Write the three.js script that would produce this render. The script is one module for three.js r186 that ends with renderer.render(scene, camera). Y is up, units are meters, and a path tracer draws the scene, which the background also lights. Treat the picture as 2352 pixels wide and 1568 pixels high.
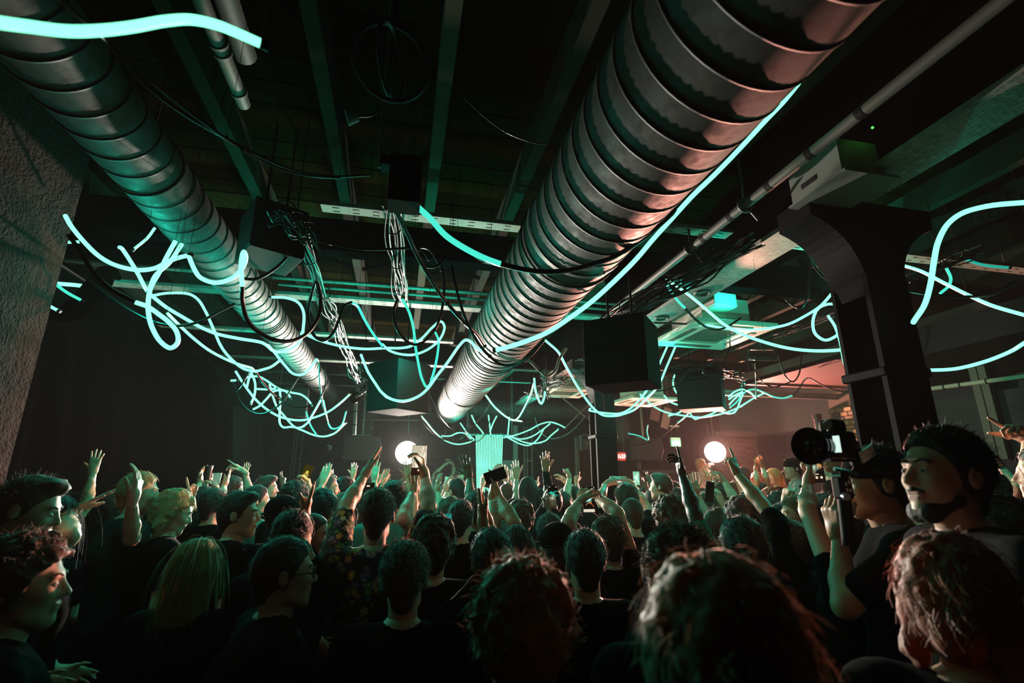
import * as THREE from 'three';
import { mergeGeometries } from 'three/addons/utils/BufferGeometryUtils.js';
import { RoundedBoxGeometry } from 'three/addons/geometries/RoundedBoxGeometry.js';
import { FontLoader } from 'three/addons/loaders/FontLoader.js';
import { TextGeometry } from 'three/addons/geometries/TextGeometry.js';

// ---------------------------------------------------------------- camera, exposure, main lights
const scene = new THREE.Scene();
scene.background = new THREE.Color(0x000000);
const renderer = new THREE.WebGLRenderer();
renderer.toneMapping = THREE.LinearToneMapping;
renderer.toneMappingExposure = 0.94;
renderer.shadowMap.enabled = true;
const F = 1150, YAW = 12.4 * Math.PI / 180, PITCH = 15.6 * Math.PI / 180;
const EYE = new THREE.Vector3(0, 1.8, 0);
const FW = new THREE.Vector3(Math.sin(YAW) * Math.cos(PITCH), Math.sin(PITCH), -Math.cos(YAW) * Math.cos(PITCH));
const RT = new THREE.Vector3(Math.cos(YAW), 0, Math.sin(YAW));
const UPV = new THREE.Vector3().crossVectors(RT, FW);
const camera = new THREE.PerspectiveCamera(2 * Math.atan(784 / F) * 180 / Math.PI, 1.5, 0.05, 60);
camera.position.copy(EYE);
camera.up.set(0, 1, 0);
camera.lookAt(EYE.clone().add(FW));
camera.focus = 3.2;
camera.userData.fStop = 2.0;
scene.add(camera);

scene.fog = new THREE.FogExp2(0xffffff, 0.0017);

// the two stage blinders that face the room: their fittings are built further down
const BLINDER_WHITE = new THREE.Vector3(0.14, 2.32, -9.9), BLINDER_PINK = new THREE.Vector3(6.55, 2.40, -9.7);
function stageLight(at, color, intensity, target, cone) {
  const l = new THREE.SpotLight(color, intensity, 0, cone, 1.0, 2);
  l.position.copy(at); l.target.position.copy(target); l.castShadow = true; l.shadow.radius = 3.5;
  scene.add(l); scene.add(l.target); l.target.updateMatrixWorld();
  return l;
}
stageLight(BLINDER_WHITE.clone().add(new THREE.Vector3(0, 0, 0.16)), new THREE.Color(1.0, 0.88, 0.77), 350, new THREE.Vector3(0, 2.4, 0), 0.88);
stageLight(BLINDER_PINK.clone().add(new THREE.Vector3(-0.08, 0, 0.2)), new THREE.Color(1.0, 0.39, 0.30), 760, new THREE.Vector3(1.5, 2.4, 0), 1.05);
const TEAL = new THREE.Color(0.02, 1.0, 0.70);

// ---------------------------------------------------------------- helpers
let seed = 7;
const rnd = () => { seed = (seed * 1664525 + 1013904223) % 4294967296; return seed / 4294967296; };
const rr = (a, b) => a + (b - a) * rnd();
const V = (x, y, z) => new THREE.Vector3(x, y, z);
const ray = (px, py) => FW.clone().addScaledVector(RT, (px - 1176) / F).addScaledVector(UPV, -(py - 784) / F);
const onZ = (px, py, z) => { const d = ray(px, py); return EYE.clone().addScaledVector(d, z / d.z); };
const onY = (px, py, y) => { const d = ray(px, py); return EYE.clone().addScaledVector(d, (y - EYE.y) / d.y); };
const onX = (px, py, x) => { const d = ray(px, py); return EYE.clone().addScaledVector(d, x / d.x); };
const atD = (px, py, depth) => EYE.clone().addScaledVector(ray(px, py), depth);
const taken = new Map();
function numbered(n) { const k = taken.get(n) || 0; taken.set(n, k + 1); return k ? n + '_' + String(k).padStart(3, '0') : n; }
function add(o, parent = scene) { if (parent === scene) o.name = numbered(o.name); parent.add(o); return o; }
function tag(o, label, category, group, kind) {
  if (label) o.userData.label = label;
  if (category) o.userData.category = category;
  if (group) o.userData.group = group;
  if (kind) o.userData.kind = kind;
  return o;
}
function mesh(name, g, m, parent = scene) {
  const geo = Array.isArray(g) ? (g.length > 1 ? merge(g) : g[0]) : g;
  const o = new THREE.Mesh(geo, m); o.name = name; o.castShadow = true; o.receiveShadow = true;
  return add(o, parent);
}
function merge(list) {
  const out = list.map(g => {
    const h = g.index ? g : g;
    const c = new THREE.BufferGeometry();
    c.setAttribute('position', h.attributes.position);
    c.setAttribute('normal', h.attributes.normal);
    if (h.index) c.setIndex(h.index);
    else { const n = h.attributes.position.count, ix = new Uint32Array(n); for (let i = 0; i < n; i++) ix[i] = i; c.setIndex(new THREE.BufferAttribute(ix, 1)); }
    return c;
  });
  return mergeGeometries(out);
}
function group(name, p = V(0, 0, 0), ry = 0, parent = scene) {
  const o = new THREE.Group(); o.name = name; o.position.copy(p); o.rotation.y = ry; return add(o, parent);
}
const structure = (name, g, m) => tag(mesh(name, g, m), null, null, null, 'structure');
function box(w, h, d, x = 0, y = 0, z = 0, r = 0) {
  const g = r ? new RoundedBoxGeometry(w, h, d, 2, r) : new THREE.BoxGeometry(w, h, d);
  g.translate(x, y, z); return g;
}
function span(x0, x1, y0, y1, z0, z1) { return box(Math.abs(x1 - x0), Math.abs(y1 - y0), Math.abs(z1 - z0), (x0 + x1) / 2, (y0 + y1) / 2, (z0 + z1) / 2); }
function rod(a, b, r, seg = 8, r2 = r) {
  const d = b.clone().sub(a), g = new THREE.CylinderGeometry(r2, r, d.length(), seg);
  g.applyQuaternion(new THREE.Quaternion().setFromUnitVectors(V(0, 1, 0), d.normalize()));
  g.translate((a.x + b.x) / 2, (a.y + b.y) / 2, (a.z + b.z) / 2); return g;
}
function bar(a, b, w, h) { // a box bar from a to b, w across, h upright
  const d = b.clone().sub(a), L = d.length(), g = new THREE.BoxGeometry(w, h, L), m = new THREE.Matrix4();
  m.lookAt(b, a, V(0, 1, 0)); g.applyMatrix4(m); g.translate((a.x + b.x) / 2, (a.y + b.y) / 2, (a.z + b.z) / 2); return g;
}
function smooth(points, per = 5) {
  if (points.length === 2) return points;
  const c = new THREE.CatmullRomCurve3(points, false, 'centripetal');
  return c.getPoints((points.length - 1) * per);
}
// a swept round tube along a point list, closed at its ends
function tube(points, r, seg = 6, per = 5) {
  const P = smooth(points, per), n = P.length, pos = [], nor = [], idx = [];
  let side = null; const T = [];
  for (let i = 0; i < n; i++) T.push(P[Math.min(n - 1, i + 1)].clone().sub(P[Math.max(0, i - 1)]).normalize());
  for (let i = 0; i < n; i++) {
    const t = T[i];
    if (!side) { side = Math.abs(t.y) < 0.9 ? V(0, 1, 0) : V(1, 0, 0); }
    side = side.clone().addScaledVector(t, -side.dot(t)); if (side.lengthSq() < 1e-9) side = V(1, 0.3, 0.2).cross(t); side.normalize();
    const b = t.clone().cross(side), rad = typeof r === 'function' ? r(i / (n - 1)) : r;
    for (let k = 0; k < seg; k++) {
      const a = k / seg * Math.PI * 2, q = side.clone().multiplyScalar(Math.cos(a)).addScaledVector(b, Math.sin(a));
      pos.push(P[i].x + q.x * rad, P[i].y + q.y * rad, P[i].z + q.z * rad); nor.push(q.x, q.y, q.z);
    }
  }
  for (let i = 0; i < n - 1; i++) for (let k = 0; k < seg; k++) {
    const a = i * seg + k, b = i * seg + (k + 1) % seg, c = a + seg, d = b + seg; idx.push(a, b, c, b, d, c);
  }
  for (const [i, s] of [[0, -1], [n - 1, 1]]) {
    const o = pos.length / 3; pos.push(P[i].x, P[i].y, P[i].z); nor.push(T[i].x * s, T[i].y * s, T[i].z * s);
    for (let k = 0; k < seg; k++) { const a = i * seg + k, b = i * seg + (k + 1) % seg; s > 0 ? idx.push(a, b, o) : idx.push(b, a, o); }
  }
  const g = new THREE.BufferGeometry();
  g.setAttribute('position', new THREE.Float32BufferAttribute(pos, 3));
  g.setAttribute('normal', new THREE.Float32BufferAttribute(nor, 3));
  g.setIndex(idx); return g;
}
// value noise
const NT = new Float32Array(4096); for (let i = 0; i < 4096; i++) NT[i] = rnd();
const hsh = (x, y, z) => NT[((x * 73856093) ^ (y * 19349663) ^ (z * 83492791)) & 4095];
function noise(x, y, z) {
  const i = Math.floor(x), j = Math.floor(y), k = Math.floor(z), s = t => t * t * (3 - 2 * t), u = s(x - i), v = s(y - j), w = s(z - k);
  const L = (a, b, t) => a + (b - a) * t;
  return L(L(L(hsh(i, j, k), hsh(i + 1, j, k), u), L(hsh(i, j + 1, k), hsh(i + 1, j + 1, k), u), v), L(L(hsh(i, j, k + 1), hsh(i + 1, j, k + 1), u), L(hsh(i, j + 1, k + 1), hsh(i + 1, j + 1, k + 1), u), v), w);
}
const fbm = (x, y, z = 0, o = 4) => { let a = 0.5, s = 0; for (let i = 0; i < o; i++) { s += a * noise(x, y, z); x *= 2.03; y *= 2.03; z *= 2.03; a *= 0.5; } return s; };
function dataTex(w, h, f, srgb = true, rx = 1, ry = 1) {
  const d = new Uint8Array(w * h * 4);
  for (let y = 0; y < h; y++) for (let x = 0; x < w; x++) { const c = f(x / w, y / h, x, y), o = (y * w + x) * 4; for (let k = 0; k < 3; k++) d[o + k] = Math.max(0, Math.min(255, c[k] * 255)); d[o + 3] = 255; }
  const t = new THREE.DataTexture(d, w, h); t.magFilter = THREE.LinearFilter; t.minFilter = THREE.LinearMipmapLinearFilter; t.wrapS = t.wrapT = THREE.RepeatWrapping; t.generateMipmaps = true;
  if (srgb) t.colorSpace = THREE.SRGBColorSpace; t.repeat.set(rx, ry); t.needsUpdate = true; return t;
}
// box-projected uv in metres from the geometry's own coordinates
function metreUV(g, s = 1) {
  const h = g.index ? g.toNonIndexed() : g; h.computeVertexNormals();
  const p = h.attributes.position, n = h.attributes.normal, uv = new Float32Array(p.count * 2);
  for (let i = 0; i < p.count; i++) {
    const ax = Math.abs(n.getX(i)), ay = Math.abs(n.getY(i)), az = Math.abs(n.getZ(i));
    const [u, v] = ax >= ay && ax >= az ? [p.getZ(i), p.getY(i)] : ay >= az ? [p.getX(i), p.getZ(i)] : [p.getX(i), p.getY(i)];
    uv[i * 2] = u / s; uv[i * 2 + 1] = v / s;
  }
  h.setAttribute('uv', new THREE.BufferAttribute(uv, 2)); return h;
}
const std = (color, rough = 0.7, metal = 0, extra = {}) => new THREE.MeshStandardMaterial({ color, roughness: rough, metalness: metal, ...extra });

// ---------------------------------------------------------------- materials
const galvTex = dataTex(512, 512, (u, v) => { const a = fbm(u * 14, v * 14, 1), b = fbm(u * 60, v * 60, 5, 3), c = 0.50 + 0.28 * a + 0.2 * (b - 0.5) - (fbm(u * 5, v * 5, 9) > 0.62 ? 0.12 : 0); return [c, c * 0.985, c * 0.95]; });
const galvRough = dataTex(512, 512, (u, v) => { const a = 0.48 + 0.4 * fbm(u * 20, v * 20, 3); return [a, a, a]; }, false);
const plasterTex = dataTex(512, 512, (u, v) => { const c = 0.34 + 0.25 * fbm(u * 40, v * 40, 2, 3) + 0.22 * (fbm(u * 6, v * 6, 8) - 0.5); return [c, c * 0.9, c * 0.85]; });
const plasterBump = dataTex(512, 512, (u, v) => { const c = 0.55 * fbm(u * 120, v * 120, 4, 2) + 0.45 * fbm(u * 48, v * 48, 6, 2); return [c, c, c]; }, false);
const woodTex = dataTex(256, 512, (u, v) => { const g = fbm(u * 30, v * 2.5, 3) * 0.5 + fbm(u * 90, v * 4, 7, 2) * 0.3, c = 0.34 + 0.38 * g; return [c * 1.0, c * 0.92, c * 0.70]; });
const paintTex = dataTex(256, 256, (u, v) => { const c = 0.15 + 0.09 * fbm(u * 12, v * 12, 5); return [c, c * 0.98, c * 0.96]; });
const matte = (color, rough = 0.95, spec = 0.05) => new THREE.MeshPhysicalMaterial({ color, roughness: rough, specularIntensity: spec });
const M = {
  galv: std(0x636361, 1, 0.3, { map: galvTex, roughnessMap: galvRough }),
  seam: std(0x191918, 0.6, 0.3),
  steel: std(0x5c5b57, 0.5, 0.5),
  conduit: std(0x6c6b64, 0.55, 0.2),
  black: matte(0x050505, 0.7, 0.4),
  blackGloss: std(0x070707, 0.28),
  blackBox: matte(0x1d1b1a, 0.8, 0.2),
  cable: std(0x050505, 0.35),
  cloth: new THREE.MeshPhysicalMaterial({ color: 0x030303, roughness: 1, specularIntensity: 0 }),
  ceilingDark: new THREE.MeshPhysicalMaterial({ color: 0x050505, roughness: 1, specularIntensity: 0 }),
  iron: matte(0x060606, 0.6, 0.15),
  wallPaint: new THREE.MeshPhysicalMaterial({ color: 0xffffff, roughness: 0.85, specularIntensity: 0.15, map: paintTex }),
  wood: std(0xffffff, 0.85, 0, { map: woodTex }),
  joist: std(0x9a9a86, 0.85),
  white: std(0xd9d4c4, 0.6),
  maroon: std(0x4a2620, 0.55),
  plaster: new THREE.MeshPhysicalMaterial({ color: 0x553d36, roughness: 0.95, specularIntensity: 0.25, map: plasterTex, bumpMap: plasterBump, bumpScale: 0.012 }),
  clearTube: std(0xc9b9b0, 0.25, 0, { }),
  orangeRust: std(0x5b3a22, 0.8, 0.2),
};
const glow = (r, g, b) => new THREE.MeshStandardMaterial({ color: 0x0a3a33, roughness: 0.4, emissive: new THREE.Color(r, g, b), emissiveIntensity: 1 });
const LED = [glow(0.01, 0.42, 0.32), glow(0.08, 0.95, 0.72), glow(0.46, 2.2, 1.25)];

// ---------------------------------------------------------------- the room shell
const XL = -3.9, XR = 8.0, ZB = -11.6, ZF = 2.6, HC = 4.0;
structure('floor', span(XL - 0.2, XR + 0.2, -0.15, 0, ZB - 0.2, ZF + 0.2), std(0x0a0908, 0.8));
structure('wall_back', metreUV(span(XL - 0.2, XR + 0.2, 0, 4.3, ZB - 0.2, ZB)), M.wallPaint);
structure('wall_left', metreUV(span(XL - 0.2, XL, 0, 4.3, ZB, ZF)), M.wallPaint);
structure('wall_right', metreUV(span(XR, XR + 0.2, 0, 4.3, ZB, ZF)), M.wallPaint);
structure('wall_front', span(XL - 0.2, XR + 0.2, 0, 4.3, ZF, ZF + 0.2), M.cloth);  // out of view; kept black so it bounces no stage light back
{ // timber ceiling: a dark deck with boards below it, joists run to the stage
  const ceil = group('ceiling'); tag(ceil, null, null, null, 'structure');
  mesh('deck', span(XL - 0.2, XR + 0.2, HC + 0.03, HC + 0.2, ZB - 0.2, ZF + 0.2), M.ceilingDark, ceil);
  const tones = [0x30301f, 0x26281a, 0x383524, 0x202216].map(c => new THREE.MeshPhysicalMaterial({ color: c, roughness: 1, specularIntensity: 0, map: woodTex }));
  const g = metreUV(box(XR - XL, 0.025, 0.178), 0.9);
  for (let i = 0, z = ZF - 0.1; z > ZB; z -= 0.185, i++) { const b = mesh('board', g, tones[(i * 7 + (i >> 1)) % 4], ceil); b.position.set((XL + XR) / 2, HC + 0.012 - 0.006 * (i % 3), z); }
  const jg = box(0.075, 0.21, ZF - ZB);
  const jm = [matte(0x38392f), matte(0x2c2d26), matte(0x24251f)];
  let j = 0;
  for (let x = XL + 0.3; x < XR; x += 0.62, j++) { const b = mesh('joist', jg, jm[j % 3], ceil); b.position.set(x, HC - 0.1, (ZF + ZB) / 2); }
  // herringbone strutting between joists
  for (const z of [-4.75, -8.2]) for (let x = XL + 0.3; x < XR - 0.7; x += 0.62) for (const s of [0, 1]) {
    const a = V(x + 0.04, HC - (s ? 0.02 : 0.2), z), b = V(x + 0.58, HC - (s ? 0.2 : 0.02), z + 0.03 * s);
    mesh('strut', bar(a, b, 0.03, 0.03), M.ceilingDark, ceil);
  }
}
// steel beams across the room above the ducts
for (const [z, lab] of [[-0.6, 'dark steel beam crossing the ceiling above the camera'], [-3.75, 'dark steel beam crossing above the black hanging box'], [-7.35, 'dark steel beam crossing the ceiling before the stage']]) {
  const b = group('steel_beam', V(2.1, 3.62, z)); tag(b, lab, 'beam', 'steel ceiling beams');
  mesh('web', box(11.6, 0.24, 0.02), M.ceilingDark, b); mesh('flange', box(11.6, 0.02, 0.14, 0, -0.12, 0), M.ceilingDark, b); mesh('flange', box(11.6, 0.02, 0.14, 0, 0.12, 0), M.ceilingDark, b);
}
// perforated cable trays and conduits running across
function tray(name, label, px, y, x0, x1, w, mat) {
  const p = onY(px[0], px[1], y), t = group(name, V(0, y, p.z)); tag(t, label, 'cable tray', 'perforated cable trays under the ceiling');
  const L = x1 - x0, s = new THREE.Shape(); s.moveTo(0, -w / 2); s.lineTo(L, -w / 2); s.lineTo(L, w / 2); s.lineTo(0, w / 2); s.closePath();
  const n = Math.floor(L / 0.13);
  for (let i = 0; i < n; i++) for (const k of [-1, 1]) { const h = new THREE.Path(), cx = 0.07 + i * 0.13, cy = k * w * 0.24; h.moveTo(cx, cy - 0.006); h.lineTo(cx + 0.045, cy - 0.006); h.lineTo(cx + 0.045, cy + 0.006); h.lineTo(cx, cy + 0.006); h.closePath(); s.holes.push(h); }
  const g = new THREE.ExtrudeGeometry(s, { depth: 0.002, bevelEnabled: false }); g.rotateX(Math.PI / 2); g.translate(x0, 0, 0);
  mesh('pan', g, mat, t);
  for (const k of [-1, 1]) mesh('rim', box(L, 0.028, 0.002, (x0 + x1) / 2, 0.014, k * w / 2), mat, t);
  for (let x = x0 + 0.5; x < x1; x += 1.6) mesh('hanger_rod', rod(V(x, 0, 0), V(x, HC - y, 0), 0.004, 5), M.steel, t);
  return t;
}
const trayMat = matte(0x80827a, 0.7, 0.2);
tray('cable_tray', 'perforated steel cable tray nearest the camera, beside the big duct', [1000, 505], 3.55, -0.6, 1.6, 0.10, trayMat);
tray('cable_tray', 'long perforated cable tray passing behind both spiral ducts', [830, 693], 3.53, -2.8, 2.2, 0.13, trayMat);
tray('cable_tray', 'narrow perforated cable tray above the tangled ropes at left', [600, 762], 3.53, -2.8, 0.6, 0.10, trayMat);
tray('cable_tray', 'short perforated cable tray beside the flared iron column', [1930, 575], 3.5, 2.75, 5.2, 0.11, trayMat);
tray('cable_tray', 'perforated cable tray under the dark ceiling right of the big duct', [1620, 535], 3.58, 1.5, 2.5, 0.10, trayMat);
tray('cable_tray', 'farthest perforated cable tray above the hanging black cube', [880, 835], 3.52, -2.6, 2.3, 0.12, trayMat);
function conduit(label, px, y, x0, x1, r = 0.018) {
  const p = onY(px[0], px[1], y), t = group('conduit_pipe', V(0, y, p.z)); tag(t, label, 'pipe', 'conduit pipes across the ceiling');
  mesh('pipe', rod(V(x0, 0, 0), V(x1, 0, 0), r, 10), M.conduit, t);
  for (let x = x0 + 0.3; x < x1; x += 0.9) { const c = mesh('clip', new THREE.TorusGeometry(r * 1.15, 0.004, 5, 12), M.steel, t); c.rotation.y = Math.PI / 2; c.position.x = x; }
}
conduit('thin grey conduit pipe just behind the long cable tray', [830, 652], 3.62, -2.8, 2.2);
conduit('thin grey conduit pipe crossing left of the big duct', [1000, 680], 3.58, -1.2, 2.2, 0.015);
conduit('conduit pipe crossing above the hanging black cube', [900, 865], 3.56, -2.6, 2.3);
conduit('dark double conduit above the narrow tray at left', [650, 880], 3.54, -2.6, 0.2);

// ---------------------------------------------------------------- spiral ducts
function duct(name, label, cx, cy, r, z0, z1, bands) {
  const d = group(name, V(cx, cy, 0)); tag(d, label, 'duct', 'spiral ventilation ducts');
  const L = z0 - z1, g = new THREE.CylinderGeometry(r, r, L, 56, 1, true); g.rotateX(Math.PI / 2); g.translate(0, 0, (z0 + z1) / 2);
  const uv = g.attributes.uv; for (let i = 0; i < uv.count; i++) uv.setXY(i, uv.getX(i) * 2 * Math.PI * r / 0.6, uv.getY(i) * L / 0.6);
  mesh('shell', g, M.galv, d);
  const gi = new THREE.CylinderGeometry(r - 0.004, r - 0.004, L, 40, 1, true); gi.rotateX(Math.PI / 2); gi.translate(0, 0, (z0 + z1) / 2);
  mesh('lining', gi, M.seam, d);
  // the lock seam: a raised helical ridge
  const pitch = 0.137, turns = L / pitch, n = Math.ceil(turns * 48), pos = [], nor = [], idx = [], prof = [[-0.0065, 0], [-0.0045, 0.005], [0.0045, 0.005], [0.0065, 0]];
  for (let i = 0; i <= n; i++) {
    const a = i / 48 * Math.PI * 2, z = z0 - i / 48 * pitch, c = Math.cos(a), s = Math.sin(a);
    for (const [dz, h] of prof) { pos.push(c * (r + h), s * (r + h), Math.max(z1, z + dz)); nor.push(c * 0.8, s * 0.8, Math.sign(dz) * 0.6); }
  }
  for (let i = 0; i < n; i++) for (let k = 0; k < 3; k++) { const a = i * 4 + k, b = a + 1, e = a + 4, f = b + 4; idx.push(a, e, b, b, e, f); }
  const h = new THREE.BufferGeometry(); h.setAttribute('position', new THREE.Float32BufferAttribute(pos, 3)); h.setAttribute('normal', new THREE.Float32BufferAttribute(nor, 3)); h.setIndex(idx);
  mesh('spiral_seam', h, M.seam, d);
  for (const [z, w] of bands) { const b = new THREE.CylinderGeometry(r + 0.009, r + 0.009, w, 48, 1, true); b.rotateX(Math.PI / 2); b.translate(0, 0, z); mesh('coupling', b, M.steel, d); }
  for (let z = z0 - 1; z > z1; z -= 2.4) { mesh('hanger_rod', rod(V(0, r, z), V(0, HC - cy, z), 0.006, 6), M.black, d); const t = new THREE.TorusGeometry(r + 0.008, 0.006, 5, 40); t.translate(0, 0, z); mesh('hanger_band', t, M.seam, d); }
  return d;
}
const bigDuct = duct('spiral_duct', 'big galvanised spiral duct running from upper right to the stage', 0.90, 3.15, 0.29, 0.9, -9.6, [[-2.35, 0.03], [-7.6, 0.04]]);
const slimDuct = duct('spiral_duct', 'slimmer galvanised spiral duct along the left of the ceiling', -1.31, 3.31, 0.16, 0.9, -9.3, [[-4.6, 0.06], [-8.4, 0.05]]);
{ // open flared mouth of each duct
  for (const [d, r, z, mat] of [[bigDuct, 0.29, -9.6, M.galv], [slimDuct, 0.16, -9.3, M.galv]]) {
    const g = new THREE.CylinderGeometry(r, r * 0.72, 0.45, 40, 1, true); g.rotateX(Math.PI / 2); g.translate(0, 0, z - 0.22); mesh('reducer', g, mat, d);
  }
  // duct across the back with two gooseneck outlets
  const zc = -10.45, c = group('cross_duct', V(0, 3.28, zc)); tag(c, 'horizontal galvanised duct across the back of the room', 'duct');
  const bodyG = rod(V(-0.35, 0, 0), V(4.45, 0.04, 0), 0.21, 36); mesh('shell', metreUV(bodyG, 0.6), M.galv, c);
  for (let x = -0.25; x < 4.4; x += 0.3) { const t = new THREE.TorusGeometry(0.213, 0.004, 4, 36); t.rotateY(Math.PI / 2); t.translate(x, 0.003 + 0.0085 * x, 0); mesh('seam_ring', t, M.seam, c); }
  for (const [x, s] of [[-0.35, -1], [4.45, 1]]) {
    const pts = []; for (let i = 0; i <= 8; i++) { const a = i / 8 * Math.PI / 2; pts.push(V(x + s * 0.34 * Math.sin(a), -0.34 * (1 - Math.cos(a)), 0)); } pts.push(V(x + s * 0.34, -0.62, 0));
    mesh('gooseneck', tube(pts, 0.205, 24, 1), M.galv, c);
    for (const i of [3, 6]) { const t = new THREE.TorusGeometry(0.208, 0.005, 4, 28); const a = i / 8 * Math.PI / 2; t.rotateY(Math.PI / 2); t.rotateZ(-s * a); t.translate(pts[i].x, pts[i].y, 0); mesh('seam_ring', t, M.seam, c); }
    const f = new THREE.CylinderGeometry(0.21, 0.265, 0.05, 32, 1, true); f.translate(x + s * 0.34, -0.64, 0); mesh('flared_lip', f, M.steel, c);
  }
  for (const x of [0.4, 2.2, 3.9]) mesh('hanger_rod', rod(V(x, 0.2, 0), V(x, HC - 3.28, 0), 0.006, 6), M.black, c);
}

// ---------------------------------------------------------------- iron columns and the punched soffit beam
function column(label, x, z, group_) {
  const c = group('iron_column', V(x, 0, z)); tag(c, label, 'column', group_);
  mesh('web', box(0.03, 3.3, 0.22, 0, 1.65, 0), M.iron, c);
  for (const s of [-1, 1]) { mesh('flange', box(0.26, 3.3, 0.022, 0, 1.65, s * 0.11), M.iron, c); }
  for (const s of [-1, 1]) mesh('edge_strip', box(0.018, 2.9, 0.03, s * 0.125, 1.45, 0.11), M.iron, c);
  // flared head on either side
  for (const s of [-1, 1]) {
    const h = new THREE.Shape(); h.moveTo(0.12 * s, 2.78); h.quadraticCurveTo(0.13 * s, 3.12, 0.42 * s, 3.22); h.lineTo(0.42 * s, 3.34); h.lineTo(0, 3.34); h.lineTo(0, 2.78); h.closePath();
    const g = new THREE.ExtrudeGeometry(h, { depth: 0.24, bevelEnabled: false, curveSegments: 10 }); g.translate(0, 0, -0.12); mesh('bracket', g, M.iron, c);
  }
  mesh('collar', box(0.30, 0.05, 0.28, 0, 1.05, 0, 0.012), M.iron, c); mesh('collar', box(0.30, 0.05, 0.28, 0, 2.35, 0, 0.012), M.iron, c);
  return c;
}
column('tall black iron column with flared head at the right', 2.56, -2.18, 'black iron columns');
column('black iron column standing mid-room behind the hanging cubes', 2.55, -6.15, 'black iron columns');
{
  const t = dataTex(512, 1024, (u, v, x, y) => {
    const cx = Math.floor(x / 64), cy = Math.floor(y / 46), fx = x % 64, fy = (y + (cx % 2) * 23) % 46, n = fbm(u * 8, v * 16, 3), on = (cx + cy) % 2 ? (fx > 12 && fx < 50 && (fy % 14) > 9) : (fy > 6 && fy < 34 && (fx % 14) > 9);
    const c = on ? 0.05 : 0.62 + 0.3 * (n - 0.5); const r = fbm(u * 5, v * 10, 12) > 0.55 ? 1.06 : 1; return [c * r, c * 0.97, c * 0.93];
  });
  const b = group('soffit_beam', V(2.44, 3.35, 0)); tag(b, 'long pale soffit beam with punched slot pattern over the columns', 'beam');
  const pm = std(0xffffff, 0.6, 0.1, { map: t });
  const g = box(0.27, 0.03, 11.5, 0, 0.015, -4.6); { const uv = g.attributes.uv, p = g.attributes.position; for (let i = 0; i < uv.count; i++) uv.setXY(i, (p.getX(i) + 0.135) / 0.27, p.getZ(i) / 0.54); }
  mesh('punched_plate', g, pm, b);
  mesh('casing', box(0.22, 0.40, 11.5, 0, 0.23, -4.6), M.ceilingDark, b);
  for (const z of [-3.55, -4.25]) { const r = new THREE.TorusGeometry(0.06, 0.012, 8, 24); r.rotateX(Math.PI / 2); r.translate(0, -0.008, z); mesh('ring_plate', r, M.steel, b); }
}
// ---------------------------------------------------------------- rough plaster pier at the left
structure('wall_pier', (() => { const g = new THREE.BoxGeometry(0.55, 4.1, 3.6, 6, 60, 52), p = g.attributes.position; for (let i = 0; i < p.count; i++) { const x = p.getX(i), y = p.getY(i), z = p.getZ(i), d = 0.016 * (fbm(y * 9 + 3, z * 9, x * 5, 3) - 0.5); p.setX(i, x + (x > 0.27 ? d : 0)); p.setZ(i, z + (z < -1.79 ? d : 0)); } g.translate(-2.14, 2.05, -1.2); return metreUV(g, 1.1); })(), M.plaster);

// ---------------------------------------------------------------- black drapes on the left
function drape(label, x, z0, z1, yTop, lean, seedA, mat) {
  const nz = 150, ny = 40, pos = [], idx = [];
  for (let i = 0; i <= nz; i++) for (let j = 0; j <= ny; j++) {
    const t = i / nz, v = j / ny, z = z0 + (z1 - z0) * t, sag = 0.10 * Math.sin(t * Math.PI * 5 + seedA) ** 2, y = v * (yTop - sag);
    const fold = Math.sin(t * 62 + 3 * noise(t * 8, v * 1.5, seedA)) * (0.035 + 0.05 * (1 - v)) + 0.06 * (noise(t * 14, v * 2, seedA + 4) - 0.5);
    pos.push(x + fold + lean * (1 - v), y, z + lean * 0.6 * (1 - v) * t);
  }
  for (let i = 0; i < nz; i++) for (let j = 0; j < ny; j++) { const a = i * (ny + 1) + j, b = a + ny + 1; idx.push(a, b, a + 1, b, b + 1, a + 1); }
  const g = new THREE.BufferGeometry(); g.setAttribute('position', new THREE.Float32BufferAttribute(pos, 3)); g.setIndex(idx); g.computeVertexNormals();
  const o = group('stage_drape', V(0, 0.02, 0)); tag(o, label, 'curtain', 'black drapes along the left wall');
  const m2 = mat.clone(); m2.side = THREE.DoubleSide; mesh('cloth', g, m2, o);
  mesh('rail', rod(V(x, yTop - 0.02, z0), V(x, yTop - 0.02, z1), 0.015, 8), M.black, o);
  return o;
}
drape('wide black pleated drape hanging along the left wall', -3.05, -4.3, -8.9, 3.66, 0.22, 1.3, M.cloth);
drape('charcoal pleated drape beyond the black one, next to the back wall', -2.72, -9.0, -10.9, 3.05, 0.30, 4.1, std(0x2a2725, 0.95));

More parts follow.
